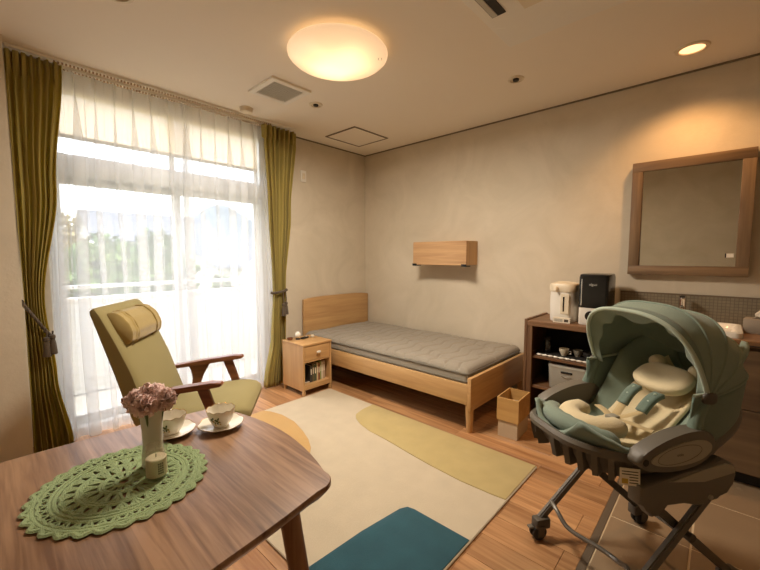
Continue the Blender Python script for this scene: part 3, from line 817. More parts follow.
t = thing('coffee_maker', 'black and white box-shaped coffee maker with a round dial on the walnut rack', 'coffee maker', (2.648, -.25, zt))
bm = NB(); rprism(bm, .092, .12, .025, [(0, .97), (.008, 1), (.125, 1)]); link('lower_body', bm, 'white', t)
bm = NB(); rprism(bm, .094, .122, .022, [(.1255, 1), (.34, 1), (.362, .95), (.366, .88)]); ub = link('upper_body', bm, 'black', t)
text('logo', 'elgue', .024, 'grille', ub, (.0, -.1222, .285), (pi / 2, 0, 0), .0003)
bm = NB(); lathe(bm, [(0, .022), (.02, .022), (.034, .018), (.037, 0)], 32); bmesh.ops.rotate(bm, verts=bm.verts, cent=(0, 0, 0), matrix=Matrix.Rotation(pi / 2, 3, 'X'))
d_ = link('dial', bm, 'black', t, True, (-.008, -.119, .068))
bm = NB(); box(bm, -.003, .003, -.0245, -.021, .006, .022); link('pointer', bm, 'white', d_, False)
bm = NB(); box(bm, -.075, -.07, -.1225, -.12, .14, .33); link('side_seam', bm, 'grille', t, False)
t = thing('folded_card', 'small white folded card with dark print in front of the kettle', 'card', (2.455, -.385, zt + .0006), radians(4))
bm = NB(); box(bm, -.058, .058, -.0165, -.0145, 0, .036); box(bm, -.058, .058, .0145, .0165, 0, .036)
box(bm, -.058, .058, -.0165, .0165, .035, .037); link('card', bm, 'paper', t, False)
bm = NB(); box(bm, .018, .046, -.0172, -.0165, .008, .028)
for k in range(3): box(bm, -.048, .008, -.0172, -.0165, .010 + k * .007, .0125 + k * .007)
link('print', bm, 'print', t, False)
# container on the middle shelf
t = thing('storage_box', 'grey lidded plastic storage box with a handle slot on the lower rack shelf', 'box', (2.51, -.27, .2704))
bm = NB(); rprism(bm, .14, .13, .03, [(0, .93), (.01, .95), (.165, 1.0)]); body = link('tub', bm, 'steelbox', t)
bm = NB(); rprism(bm, .144, .134, .032, [(.1655, 1), (.18, 1), (.186, .97)]); link('lid', bm, 'steelbox', t)
bm = NB(); box(bm, -.045, .035, -.136, -.126, .128, .142, .003); link('handle_slot', bm, 'black', t, False)
bm = NB(); tube(bm, [(-.04 + .07 * i / 10, -.1305 , .105 - .012 * sin(pi * i / 10)) for i in range(11)], .0022, 6); link('handle_line', bm, 'trimline', t)
# tray with tableware on the upper shelf
t = thing('serving_tray', 'dark tray with scalloped white rim on the upper rack shelf', 'tray', (2.49, -.30, .5054))
bm = NB(); box(bm, -.20, .20, -.11, .11, 0, .008, .002); link('tray_board', bm, 'dark', t, False)
for k in range(10):
    bm = NB(); superell(bm, (-.18 + k * .04, -.113, .010), .021, .008, .008, .9, 1, 12, 6); link('rim_scallop', bm, 'porcelain', t)
def cup_profile(r, h): return [(0, .004), (r * .45, .004), (r * .5, 0), (r * .52, .003), (r * .62, .010), (r * .82, h * .45), (r * .97, h * .85), (r, h), (r * .96, h), (r * .90, h * .8), (r * .75, h * .42), (r * .5, .012), (0, .010)]
for i, (x, yv, r, h_, mt, lb) in enumerate(((-.03, -.02, .036, .055, 'cream_plastic', 'cream teacup at the left on the dark rack tray'), (.055, .02, .034, .05, 'inlay', 'grey brown cup at the middle of the rack tray'), (.135, -.02, .035, .052, 'dark', 'black cup at the right end of the rack tray'))):
    c_ = thing('teacup', lb, 'cup', (2.49 + x, -.30 + yv, .5138), 0, 'cups on the rack tray')
    bm = NB(); lathe(bm, cup_profile(r, h_), 24); link('bowl', bm, mt, c_)
    bm = NB(); tube(bm, [(r * .8, 0, h_ * .75), (r * 1.35, 0, h_ * .7), (r * 1.4, 0, h_ * .4), (r * .75, 0, h_ * .3)], .003, 6); link('handle', bm, mt, c_)
t = thing('glass_jar', 'dark glass jar at the left end of the upper rack shelf', 'jar', (2.335, -.31, .5142))
bm = NB(); lathe(bm, [(0, 0), (.028, 0), (.03, .01), (.03, .08), (.022, .1), (.022, .11)], 24); link('jar_body', bm, glass_mat('smoky_glass', (.3, .32, .28, 1), .12), t)
bm = NB(); lathe(bm, [(.024, .1), (.024, .125), (0, .127)], 24); link('lid', bm, 'dark', t)

# ================================================================ VANITY
t = thing('vanity_cabinet', 'dark brown wood veneer vanity cabinet along the right wall', 'cabinet', (0, 0, 0))
vx0, vx1, vy = 2.752, 4.25, -.53
bm = NB(); box(bm, vx0, vx1, vy + .02, -.004, .075, .785); link('carcass', bm, 'vanity', t, False)
bm = NB(); box(bm, vx0 + .02, vx1, vy + .07, -.02, 0, .075); link('plinth', bm, 'dark', t, False)
for k in range(3):
    xa = vx0 + .003 + k * .5
    bm = NB(); box(bm, xa, xa + .494, vy, vy + .019, .44, .765, .0015); link('drawer_front', bm, 'vanity', t, False)
    bm = NB(); box(bm, xa, xa + .494, vy, vy + .019, .085, .434, .0015); link('drawer_front', bm, 'vanity', t, False)
ct = thing('countertop', 'brown wooden countertop of the vanity under the mirror', 'countertop', (0, 0, 0))
ctm = wood('countertop_wood', rgb(150, 112, 76), rgb(112, 78, 50), 0, .35, 35, 21)
bm = NB(); box(bm, vx0, vx1, vy - .02, -.004, .7855, .82, .003); link('slab', bm, ctm, ct, False)
bm = NB(); box(bm, vx0, vx1, vy - .022, vy - .019, .790, .796); link('edge_groove', bm, 'dark', ct, False)
bs = wallbox('trim_3', (vx0, vx1, -.009, 0, .82, 1.0), 'mosaic')
bm = NB(); box(bm, vx0, vx1, -.013, 0, 1.0, 1.008); link('metal_edge', bm, 'trimline', bs, False)

t = thing('wash_basin', 'white rectangular ceramic wash basin on the vanity countertop', 'sink', (3.195, -.335, .8204))
bm = NB()
o_ = [(.0, 1.0), (.028, 1.0), (.032, .985), (.032, .93), (.028, .90), (.006, .80), (.004, .6)]
rprism(bm, .22, .185, .035, o_); link('basin', bm, 'porcelain', t)
bm = NB(); lathe(bm, [(0, .009), (.018, .009), (.02, .004)], 20); link('drain', bm, 'chrome', t)
t = thing('faucet', 'chrome single lever faucet standing behind the white basin', 'faucet', (3.125, -.085, .8204))
bm = NB(); lathe(bm, [(0, 0), (.028, 0), (.026, .006), (.018, .01), (.018, .15), (.02, .155), (.02, .17), (0, .172)], 24); link('column', bm, 'chrome', t)
bm = NB(); tube(bm, [(0, -.015, .10), (0, -.07, .115), (0, -.12, .105), (0, -.13, .09)], [.012, .011, .010, .009], 12); link('spout', bm, 'chrome', t)
bm = NB(); box(bm, -.014, .014, -.06, .02, .173, .184, .004, 2); link('lever', bm, 'dark', t)
t = thing('tap_pillar', 'small chrome tap pillar right of the faucet against the mosaic splash', 'tap', (3.185, -.07, .8204))
bm = NB(); lathe(bm, [(0, 0), (.014, 0), (.01, .01), (.008, .05), (0, .05)], 16); link('stem', bm, 'dark', t)
bm = NB(); superell(bm, (0, 0, .062), .014, .014, .013, 1, 1, 16, 10); link('cap', bm, 'chrome', t)
t = thing('soap_bottle', 'small bottle with an orange cap left of the faucet by the splash', 'bottle', (2.998, -.085, .8204))
bm = NB(); lathe(bm, [(0, 0), (.022, 0), (.024, .01), (.024, .06), (.012, .075), (.012, .08), (0, .08)], 20); link('bottle_body', bm, 'white', t)
bm = NB(); lathe(bm, [(.013, .078), (.013, .108), (.006, .114), (0, .115)], 16); link('cap', bm, plain('orange_cap', rgb(214, 110, 50), .4), t)
t = thing('tissue_box', 'grey tissue box with a white tissue sticking out at the right picture edge', 'tissue box', (3.497, -.24, .8204), radians(-6))
bm = NB(); box(bm, -.075, .075, -.055, .055, 0, .085, .003, 2); link('box', bm, 'boxgrey', t)
bm = NB(); superell(bm, (0, 0, .0855), .045, .02, .002, 1, 1, 20, 4); link('slot', bm, 'dark', t)
bm = NB()
grid(bm, lambda u, v: Vector(((u - .5) * (.05 * (1 - v) + .03) + .005 * sin(v * 9), .012 * sin(u * 9 + v * 3) * (1 - v * .3), .083 + .055 * v + .012 * sin(u * 5))), 12, 10)
solidify(link('tissue', bm, 'tissue', t, ang=180), .001)

# mirror
t = thing('wall_mirror', 'square mirror in a broad rustic brown wood frame above the vanity', 'mirror', (3.115, 0, 1.535))
mw, mh, fw, md_ = .318, .398, .064, .062
bm = NB(); box(bm, -mw, mw, -md_, 0, mh - fw, mh, .003, 2); link('frame_rail', bm, 'mirrorwood', t)
bm = NB(); box(bm, -mw, mw, -md_, 0, -mh, -mh + fw, .003, 2); link('frame_rail', bm, 'mirrorwood', t)
bm = NB(); box(bm, -mw, -mw + fw, -md_ + .001, 0, -mh + fw, mh - fw, .003, 2); link('frame_stile', bm, 'mirrorwood_z', t)
bm = NB(); box(bm, mw - fw, mw, -md_ + .001, 0, -mh + fw, mh - fw, .003, 2); link('frame_stile', bm, 'mirrorwood_z', t)
bm = NB(); tl = .0155
v_ = [bm.verts.new(p) for p in ((-mw + .05, -.034 + tl * mh * .0 + .006, -mh + .05), (mw - .05, -.028, -mh + .05), (mw - .05, -.028 - tl * 2 * (mh - .05), mh - .05), (-mw + .05, -.028 - tl * 2 * (mh - .05), mh - .05))]
bm.faces.new(v_)
solidify(link('mirror_glass', bm, 'mirror', t, False), .003, -1 if False else 1)
bm = NB(); box(bm, .205, .245, -.045, -.040, -.275, -.25, .001); st = link('white_rect', bm, 'white', t, False)  # small white rectangle, dark along its left edge, low right on the mirror
bm = NB(); box(bm, .203, .209, -.0458, -.045, -.276, -.249); link('white_rect_edge', bm, 'dark', st, False)

# ================================================================ DINING TABLE
t = thing('dining_table', 'oak dining table with rounded corners in the left foreground', 'table', (2.275, -3.30, 0))
def super_outline(x0, x1, y0, y1, n=56, e=5.0, r=.0):
    o = []
    cx_, cy_ = (x0 + x1) / 2, (y0 + y1) / 2; w_, h_ = (x1 - x0) / 2, (y1 - y0) / 2
    for k in range(n):
        th = 2 * pi * k / n
        c_, s_ = cos(th), sin(th)
        o.append((cx_ + w_ * math.copysign(abs(c_) ** (2 / e), c_), cy_ + h_ * math.copysign(abs(s_) ** (2 / e), s_)))
    return o
def boat(hw0, hw1, hl0, hl1, r=.05):
    # convex sides and ends with small rounded corners
    o = []
    def side(f):
        return [f(i / 12) for i in range(13)]
    k = 1 - r / hl0; kx = 1 - r / hw0
    def X(y): return hw1 + (hw0 - hw1) * (1 - (y / hl0) ** 2) if False else hw0 + (hw1 - hw0) * (1 - (y / hl0) ** 2)
    def Y(x): return hl0 + (hl1 - hl0) * (1 - (x / hw0) ** 2)
    q = []
    for i in range(13): y = -k * hl0 + 2 * k * hl0 * i / 12; q.append((X(y), y))
    for i in range(1, 6): a_ = pi / 2 * i / 6; q.append((X(k * hl0) - r + r * cos(a_), Y(kx * hw0) - r + r * sin(a_)))
    for i in range(13): x = kx * hw0 - 2 * kx * hw0 * i / 12; q.append((x, Y(x)))
    for i in range(1, 6): a_ = pi / 2 + pi / 2 * i / 6; q.append((-X(k * hl0) + r + r * cos(a_), Y(kx * hw0) - r + r * sin(a_)))
    for i in range(13): y = k * hl0 - 2 * k * hl0 * i / 12; q.append((-X(y), y))
    for i in range(1, 6): a_ = pi + pi / 2 * i / 6; q.append((-X(k * hl0) + r + r * cos(a_), -Y(kx * hw0) + r + r * sin(a_)))
    for i in range(13): x = -kx * hw0 + 2 * kx * hw0 * i / 12; q.append((x, -Y(x)))
    for i in range(1, 6): a_ = 3 * pi / 2 + pi / 2 * i / 6; q.append((X(k * hl0) - r + r * cos(a_), -Y(kx * hw0) + r + r * sin(a_)))
    return q
bm = NB(); ol = boat(.338, .398, .572, .640)
n_ = len(ol); lv_ = [(.965, .668), (.995, .684), (1.0, .688), (1.0, .697), (.996, .70)]
rings = [[bm.verts.new((p[0] * s_, p[1] * s_, z_)) for p in ol] for s_, z_ in lv_]
for A, B in zip(rings, rings[1:]):
    for k in range(n_): bm.faces.new((A[k], A[(k + 1) % n_], B[(k + 1) % n_], B[k]))
bm.faces.new(rings[0][::-1]); bm.faces.new(rings[-1]); link('tabletop', bm, 'table', t)
for sx in (-1, 1):
    for sy in (-1, 1):
        bm = NB()
        tube(bm, [(sx * .27, sy * .485, .668), (sx * .285, sy * .51, .45), (sx * .315, sy * .555, 0)], [.026, .025, .017], 16)
        link('leg', bm, 'tableleg', t)
bm = NB()
for sy in (-.46, .46): box(bm, -.26, .26, sy - .012, sy + .012, .61, .668, .002)
for sx in (-.25, .25): box(bm, sx - .012, sx + .012, -.46, .46, .61, .668, .002)
link('apron', bm, 'tableleg', t, False)

# doily
t = thing('crochet_doily', 'round green crochet doily on the oak table under the vase', 'doily', (2.238, -3.088, .7005))
RD = .188
bm = NB()
def ringpts(r, n, wob=0, k=0): return [((r + wob * cos(k * 2 * pi * i / n)) * cos(2 * pi * i / n), (r + wob * cos(k * 2 * pi * i / n)) * sin(2 * pi * i / n), .0035) for i in range(n)]
for r_, th, wob, k in ((.018, .008, 0, 0), (.045, .006, 0, 0), (.052, .005, 0, 0), (.090, .006, .002, 16), (.098, .006, 0, 0), (.128, .006, .002, 24), (.140, .006, 0, 0), (.150, .005, 0, 0), (.170, .006, .002, 36), (.180, .006, .0, 0), (.190, .007, .006, 30)):
    tube(bm, ringpts(r_, 180, wob, k), th, 5, closed=True, flat=.45)
o = link('yarn_ring', bm, 'crochet', t)
bm = NB()
def spoke(r0, r1, a0, a1, th=.0035):
    tube(bm, [((r0 + (r1 - r0) * i / 3) * cos(a0 + (a1 - a0) * i / 3), (r0 + (r1 - r0) * i / 3) * sin(a0 + (a1 - a0) * i / 3), .0035) for i in range(4)], th, 5, flat=.5)
for n_, r0, r1, dv, th in ((12, .015, .046, .12, .004), (16, .052, .09, .16, .0055), (24, .098, .128, .10, .0055), (40, .150, .170, .06, .004), (60, .178, .192, .04, .004)):
    for k in range(n_):
        a0 = 2 * pi * k / n_
        spoke(r0, r1, a0, a0 + dv, th); spoke(r0, r1, a0, a0 - dv, th)
        if n_ in (16, 24): spoke(r0, r1, a0, a0, th)
o = link('yarn_fans', bm, 'crochet', t); o['kind'] = 'stuff'
t.scale = (.95, .95, 1)

# vase, flower, candle
t = thing('glass_vase', 'slender milky glass vase holding pink carnations on the doily', 'vase', (2.214, -3.014, .7085))
milky = plain('milky_glass', rgb(206, 206, 188), .12, 0, .03); milky.node_tree.nodes['Principled BSDF'].inputs['Transmission Weight'].default_value = .12
milky.node_tree.nodes['Principled BSDF'].inputs['Roughness'].default_value = .25
bm = NB(); lathe(bm, [(0, 0), (.025, 0), (.028, .004), (.0265, .03), (.0235, .06), (.0245, .10), (.028, .14), (.029, .165), (.0275, .165), (.026, .14), (.0225, .10), (.0215, .06), (.024, .02), (0, .008)], 36); link('vase_body', bm, milky, t)
bm = NB(); lathe(bm, [(.0275, .165), (.0292, .163), (.0298, .1655), (.029, .168), (.0275, .165)], 36); link('lip', bm, 'porcelain', t)
t = thing('candle_jar', 'small clear glass candle jar with cream wax in front of the vase', 'candle', (2.280, -3.026, .7085))
bm = NB(); lathe(bm, [(0, 0), (.024, 0), (.026, .004), (.026, .07), (.0275, .08), (.026, .081), (.0245, .07), (.0245, .006), (0, .004)], 32); link('jar_glass', bm, glass_mat('jar_glass', (.97, .97, .95, 1), .1), t)
bm = NB(); lathe(bm, [(0, .0065), (.0238, .0065), (.0238, .05), (.021, .052), (0, .0515)], 28); wx = link('wax', bm, 'wax', t)
bm = NB(); tube(bm, [(0, 0, .05), (.001, 0, .06)], .001, 6); link('wick', bm, 'dark', t)
bm = NB()
for k in range(5):
    zz = .016 + k * .006
    for i in range(3):
        a0 = radians(-8 + 10 * i); a1 = a0 + radians(7)
        vs = [bm.verts.new((.0263 * cos(q), .0263 * sin(q), z_)) for q, z_ in ((a0, zz), (a1, zz), (a1, zz + .003), (a0, zz + .003))]
        bm.faces.new(vs)
solidify(link('label_print', bm, 'print', t, False), .0002)

t = thing('carnation_bouquet', 'bunch of dusty pink carnations in the milky vase', 'flowers', (2.214, -3.014, .7085))
def bloom(R__, seed):
    rd = random.Random(seed); bm_ = NB()
    for k in range(46):
        # fibonacci direction on upper sphere
        q = (k + .5) / 46; ph = math.acos(1 - 1.55 * q); th = k * 2.399963
        d = Vector((sin(ph) * cos(th), sin(ph) * sin(th), cos(ph)))
        e1 = d.orthogonal().normalized(); e1.rotate(Matrix.Rotation(rd.uniform(0, 6.28), 3, d)); e2 = d.cross(e1)
        wd = R__ * rd.uniform(.5, .7); ln_ = R__ * rd.uniform(.85, 1.05)
        rows = []
        for i in range(4):
            v_ = i / 3; rr = []
            for j in range(7):
                u_ = j / 6 * 2 - 1
                p = d * ln_ * (.25 + .75 * v_) + e1 * u_ * wd * (.3 + .7 * v_) + e2 * (.22 * R__ * v_ * sin(u_ * 7 + k) + .25 * R__ * (v_ ** 2) * (1 if k % 2 else -.6)) - d * .12 * R__ * u_ * u_ * v_
                if i == 3: p += d * .07 * R__ * (1 if j % 2 else -1)
                rr.append(bm_.verts.new(p))
            rows.append(rr)
        for i in range(3):
            for j in range(6): bm_.faces.new((rows[i][j], rows[i][j + 1], rows[i + 1][j + 1], rows[i + 1][j]))
    return bm_
for i, (dx, dy, dz, r_) in enumerate(((-.022, -.020, .180, .031), (.024, -.018, .182, .031), (-.026, .018, .184, .030), (.020, .022, .184, .030), (0, 0, .196, .033), (-.004, -.030, .190, .027))):
    dz -= .006; dx *= 1.1; dy *= 1.1
    o = solidify(link('blossom', bloom(r_, i), 'pink', t, True, (dx, dy, dz), 180), .0006)
    bm = NB(); tube(bm, [(0, 0, -.01), (-dx * .5, -dy * .5, -.06 - dz * .2), (-dx * .85, -dy * .85, -dz + .03)], [.004, .002, .002], 6); link('stem', bm, 'leafgreen', o)

# tea cups and saucers
def teacup(x, y, rz, lab):
    s = thing('saucer', 'white scalloped gold-rimmed saucer under the ' + lab.replace('white floral ', ''), 'saucer', (x, y, .7005), rz, 'saucers on the dining table')
    bm = NB(); n = 72
    prof = [(0, .002), (.026, .002), (.028, .0), (.032, .003), (.05, .008), (.068, .014), (.070, .0155), (.068, .017), (.05, .010), (.031, .006), (.026, .0055), (0, .0055)]
    rings = lathe(bm, prof, n)
    for ri, (r_, z_) in zip(rings, prof):
        if r_ > .045:
            for k, v in enumerate(ri): v.co.z += .0014 * cos(8 * 2 * pi * k / n) * (r_ / .070); v.co.xy *= 1 + .018 * cos(8 * 2 * pi * k / n)
    link('plate', bm, 'porcelain', s)
    bm = NB(); tube(bm, [(.0698 * (1 + .018 * cos(16 * pi * k / n)) * cos(2 * pi * k / n), .0698 * (1 + .018 * cos(16 * pi * k / n)) * sin(2 * pi * k / n), .0162 + .0014 * cos(16 * pi * k / n)) for k in range(n)], .0009, 5, closed=True); link('gold_rim', bm, 'gold', s)
    c_ = thing('tea_cup', lab, 'cup', (x, y, .7065), rz, 'tea cups on the dining table')
    bm = NB(); prof = cup_profile(.045, .058); rings = lathe(bm, prof, n)
    for ri, (r_, z_) in zip(rings, prof):
        if z_ > .03:
            for k, v in enumerate(ri): v.co.z += .0018 * (z_ / .058) * cos(10 * 2 * pi * k / n)
    link('bowl', bm, 'porcelain', c_)
    bm = NB(); tube(bm, [(.0443 * cos(2 * pi * k / n), .0443 * sin(2 * pi * k / n), .0585 + .0018 * cos(20 * pi * k / n)) for k in range(n)], .0009, 5, closed=True); link('gold_rim', bm, 'gold', c_)
    bm = NB(); tube(bm, [(.0, .040, .05), (0, .062, .052), (0, .070, .038), (0, .058, .022), (0, .036, .02)], .003, 8); link('handle', bm, 'porcelain', c_)
    # painted sprig on the outside facing the room
    def surf(th, z):
        r_ = .045 * ((.62 + .20 * (z - .010) / .0161) if z < .0261 else (.82 + .15 * (z - .0261) / .0232)) + .0008; return Vector((r_ * cos(th), r_ * sin(th), z))
    bmL = NB(); bmY = NB(); rd = random.Random(3)
    for k in range(16):
        th = radians(-44 - rz * 57.3 + rd.uniform(-26, 22)); z = .022 + rd.uniform(-.008, .018); b_ = bmL if k % 4 else bmY
        s_ = .0052; aa = rd.uniform(0, 3)
        vs = []
        for j in range(6):
            q = 2 * pi * j / 6; du = cos(q) * s_ * (1.0 if k % 4 else .7); dv_ = sin(q) * s_ * .5
            vs.append(b_.verts.new(surf(th + (du * cos(aa) - dv_ * sin(aa)) / .04, z + du * sin(aa) + dv_ * cos(aa))))
        b_.faces.new(vs)
    solidify(link('painted_leaves', bmL, 'leafgreen', c_, False), .0004); solidify(link('painted_flowers', bmY, 'yolk', c_, False), .0004)
teacup(2.113, -2.786, 1.25, 'white floral tea cup nearest the table corner')
teacup(2.047, -2.917, 1.25, 'white floral tea cup half hidden behind pink carnations')

# ================================================================ ARMCHAIR
# local: +Y forward, +X towards the camera side
t = thing('armchair', 'olive upholstered reclining armchair with dark wood armrests by the window', 'armchair', (1.10, -2.26, 0.0112), radians(-37.7))
def slab(bm_, prof, half, r=.02, bulge=0.0, nu=14, seglen=None):
    """closed cushion: prof is a list of (y,z,thickness) centre line; width +-half, rounded edges"""
    n = len(prof); rings = []
    for i, row_ in enumerate(prof):
        y_, z_, th = row_[:3]; endt = row_[3] if len(row_) > 3 else 1.0
        a_ = prof[max(i - 1, 0)]; b_ = prof[min(i + 1, n - 1)]
        d = Vector((0, b_[0] - a_[0], b_[1] - a_[1])).normalized(); nn = Vector((0, -d.z, d.y))
        ring = []
        for k in range(24):
            q = 2 * pi * k / 24; e = .35
            cx_ = math.copysign(abs(cos(q)) ** e, cos(q)); sy_ = math.copysign(abs(sin(q)) ** e, sin(q))
            edge = 1 + bulge * (1 - cx_ * cx_)
            ring.append(bm_.verts.new(Vector((cx_ * half * endt, y_, z_)) + nn * sy_ * th / 2 * (edge if sy_ > 0 else 1)))
        rings.append(ring)
    for A, B in zip(rings, rings[1:]):
        for k in range(24): bm_.faces.new((A[k], A[(k + 1) % 24], B[(k + 1) % 24], B[k]))
    bm_.faces.new(rings[0][::-1]); bm_.faces.new(rings[-1])
bm = NB(); slab(bm, [(-.40, .30, .08), (-.425, .36, .125), (-.465, .48, .125), (-.51, .63, .115), (-.572, .80, .09), (-.625, .935, .062), (-.640, .96, .052, .985), (-.649, .974, .036, .95), (-.652, .979, .015, .90)], .255, bulge=.25); link('backrest', bm, 'chairfab', t)
bm = NB(); slab(bm, [(-.40, .305, .06), (-.37, .31, .11), (-.15, .335, .13), (.0, .35, .125), (.05, .352, .115), (.092, .348, .105, .97), (.118, .345, .08, .90), (.132, .342, .045, .76)], .265, bulge=.25); link('seat', bm, 'chairfab', t)
# headrest pillow: rolled cushion with gathered ends
bm = NB()
def pil(u, v):
    x = (u - .5) * .40; q = 2 * pi * v
    e = abs(2 * u - 1); r_ = .072 * (1 - .06 * e ** 3) * (1 if e < .999 else .0)
    fr = .0022 * sin(q * 9) * (1 if e < .9 else .3) + (.005 if abs(e - .66) < .03 or abs(e - .93) < .03 else 0)
    return Vector((x, (r_ + fr) * cos(q) * .85, (r_ + fr) * 1.35 * sin(q)))
V_ = grid(bm, pil, 60, 72)
bmesh.ops.rotate(bm, verts=bm.verts, cent=(0, 0, 0), matrix=Matrix.Rotation(radians(30), 3, 'X'))
hr = link('headrest_pillow', bm, 'pillowfab', t, True, (0.01, -.548, .862), 60)
for e_ in (-.122, .122):
    bm = NB(); tube(bm, [(e_, .0635 * cos(2 * pi * k / 40), .100 * sin(2 * pi * k / 40)) for k in range(40)], .005, 6, closed=True)
    bmesh.ops.rotate(bm, verts=bm.verts, cent=(0, 0, 0), matrix=Matrix.Rotation(radians(30), 3, 'X')); link('seam_piping', bm, 'pillowfab', hr)
for sx in (-1, 1):
    x = sx * .285
    # armrest: broad tapered board with a rounded tip
    side = [(-.50, .488), (-.24, .520), (-.06, .540), (-.01, .546), (.005, .556), (-.005, .570), (-.06, .571), (-.24, .550), (-.50, .512)]
    bm = NB(); prism(bm, side, x - .026, x + .026, .006, 2, axis=0); link('armrest', bm, 'chairwood', t)
    bm = NB(); prism(bm, [(-.135, .545), (-.075, .55), (.0, .30), (.06, 0), (.03, 0), (-.045, .30)], x - .014, x + .014, .005, 2, axis=0); link('front_leg', bm, 'chairwood', t)
    bm = NB(); prism(bm, [(-.36, .515), (-.20, .535), (-.235, .505), (-.27, .44), (-.30, .34), (-.47, -.011), (-.505, -.011), (-.34, .34), (-.325, .42), (-.335, .48)], x - .014, x + .014, .005, 2, axis=0); link('rear_leg', bm, 'chairwood', t)
    bm = NB(); prism(bm, [(-.40, .245), (.0, .275), (.01, .31), (-.40, .29)], sx * .27 - .012, sx * .27 + .012, .003, 1, axis=0); link('seat_rail', bm, 'chairwood', t)
for yy, zz in ((-.34, .265), (-.02, .278)):
    bm = NB(); tube(bm, [(-.27, yy, zz), (.27, yy, zz)], .014, 12); link('cross_rail', bm, 'chairwood', t)

# ================================================================ BABY ROCKING BED
# local: +Y towards the head end, +X towards the camera side
t = thing('baby_high_low_chair', 'taupe and sage green baby rocker on crossed legs with casters, canopy up', 'baby chair', (3.087, -1.559, 0), math.atan2(-.565, .825))
feet = [(-.21, -.265), (-.21, .27), (.21, .27), (.21, -.265)]
def bar(bm_, p0, p1, w_, h_):
    """rectangular bar between two points (in a plane of constant x)"""
    p0, p1 = Vector(p0), Vector(p1); d = (p1 - p0).normalized(); s = Vector((1, 0, 0)); n_ = d.cross(s).normalized()
    vs = []
    for p in (p0, p1):
        vs.append([bm_.verts.new(p + s * a_ * w_ / 2 + n_ * b_ * h_ / 2) for a_, b_ in ((-1, -1), (1, -1), (1, 1), (-1, 1))])
    A, B = vs
    bm_.faces.new(A[::-1]); bm_.faces.new(B)
    for k in range(4): bm_.faces.new((A[k], A[(k + 1) % 4], B[(k + 1) % 4], B[k]))
for sx in (-1, 1):
    bm = NB(); bar(bm, (sx * .215, -.255, .085), (sx * .215, .12, .455), .022, .034); bmesh.ops.bevel(bm, geom=list(bm.edges), offset=.005, segments=2, affect='EDGES'); link('leg', bm, 'bedplastic', t)
    bm = NB(); bar(bm, (sx * .188, .26, .085), (sx * .188, -.17, .455), .022, .030); bmesh.ops.bevel(bm, geom=list(bm.edges), offset=.005, segments=2, affect='EDGES'); link('leg', bm, 'tube' if sx > 0 else 'bedplastic_dark', t)
    bm = NB(); tube(bm, [(sx * .18, .012, .295), (sx * .235, .012, .295)], .015, 14); link('pivot', bm, 'bedplastic_dark', t)
for (fx, fy) in feet:
    xx = fx if fy < 0 else fx * .9
    k_ = bpy.data.objects.new('caster', None); k_.empty_display_size = .05
    bm = NB(); box(bm, -.022, .022, -.05 if fy > 0 else -.022, .022 if fy > 0 else .05, .05, .098, .008, 2); box(bm, -.027, -.022, -.016, .016, .02, .07, .002); box(bm, .022, .027, -.016, .016, .02, .07, .002)
    f_ = link('caster', bm, 'bedplastic_dark', t, True, (xx, fy, 0))
    for dx in (-.012, .012):
        bm = NB(); lathe(bm, [(.0, -.008), (.026, -.008), (.033, -.005), (.034, 0), (.033, .005), (.026, .008), (0, .008)], 24)
        bmesh.ops.rotate(bm, verts=bm.verts, cent=(0, 0, 0), matrix=Matrix.Rotation(pi / 2, 3, 'Y'))
        link('wheel', bm, 'rubber', f_, True, (dx, 0, .034))
    bm = NB(); box(bm, -.012, .012, .028 if fy > 0 else -.05, .05 if fy > 0 else -.028, .055, .066, .003); link('brake_lever', bm, 'bedplastic', f_)
    bpy.data.objects.remove(k_)
bm = NB(); pts = []
for i in range(21):
    u_ = i / 20; x = -.205 + .41 * u_
    pts.append((x, -.205 + .035 * sin(pi * u_) - .03 * sin(2 * pi * u_), .165 - .045 * (1 / (1 + math.exp(-(abs(u_ - .5) - .32) * -24)))))
tube(bm, pts, .009, 10); link('cross_bar', bm, 'tube', t)
bm = NB(); tube(bm, [(-.18, .215, .135), (.18, .215, .135)], .009, 10); link('cross_bar', bm, 'tube', t)
# swing base frame and side housings
bm = NB(); box(bm, -.20, .20, -.15, .13, .455, .50, .012, 2); link('swing_base', bm, 'bedplastic_dark', t)
for sx in (-1, 1):
    hs = [(-.235, .41), (-.20, .395), (-.18, .35), (-.135, .35), (-.13, .405), (-.05, .40), (.0, .385), (.03, .355), (.06, .39), (.10, .375), (.13, .41), (.165, .425), (.175, .47), (.165, .512), (.13, .535), (-.05, .515), (-.235, .485)]
    hs = [(p_[0], .44 + (p_[1] - .41) * .85 + .02) for p_ in hs]
    bm = NB(); prism(bm, hs, sx * .195 if sx > 0 else -.245, .245 if sx > 0 else -.195, .010, 2, axis=0); h_ = link('leg_housing', bm, 'bedplastic', t)
    bm = NB(); prism(bm, [(-.12, .525), (.02, .548), (.12, .560), (.158, .545), (.165, .52), (.03, .505)], sx * .20, sx * .2475, .002, 1, axis=0); link('housing_cap', bm, 'inlay', h_)
    bm = NB(); lathe(bm, [(0, .006), (.008, .006), (.009, 0)], 14); bmesh.ops.rotate(bm, verts=bm.verts, cent=(0, 0, 0), matrix=Matrix.Rotation(sx * pi / 2, 3, 'Y')); link('screw', bm, 'inlay', h_, True, (sx * .245, .06, .447))
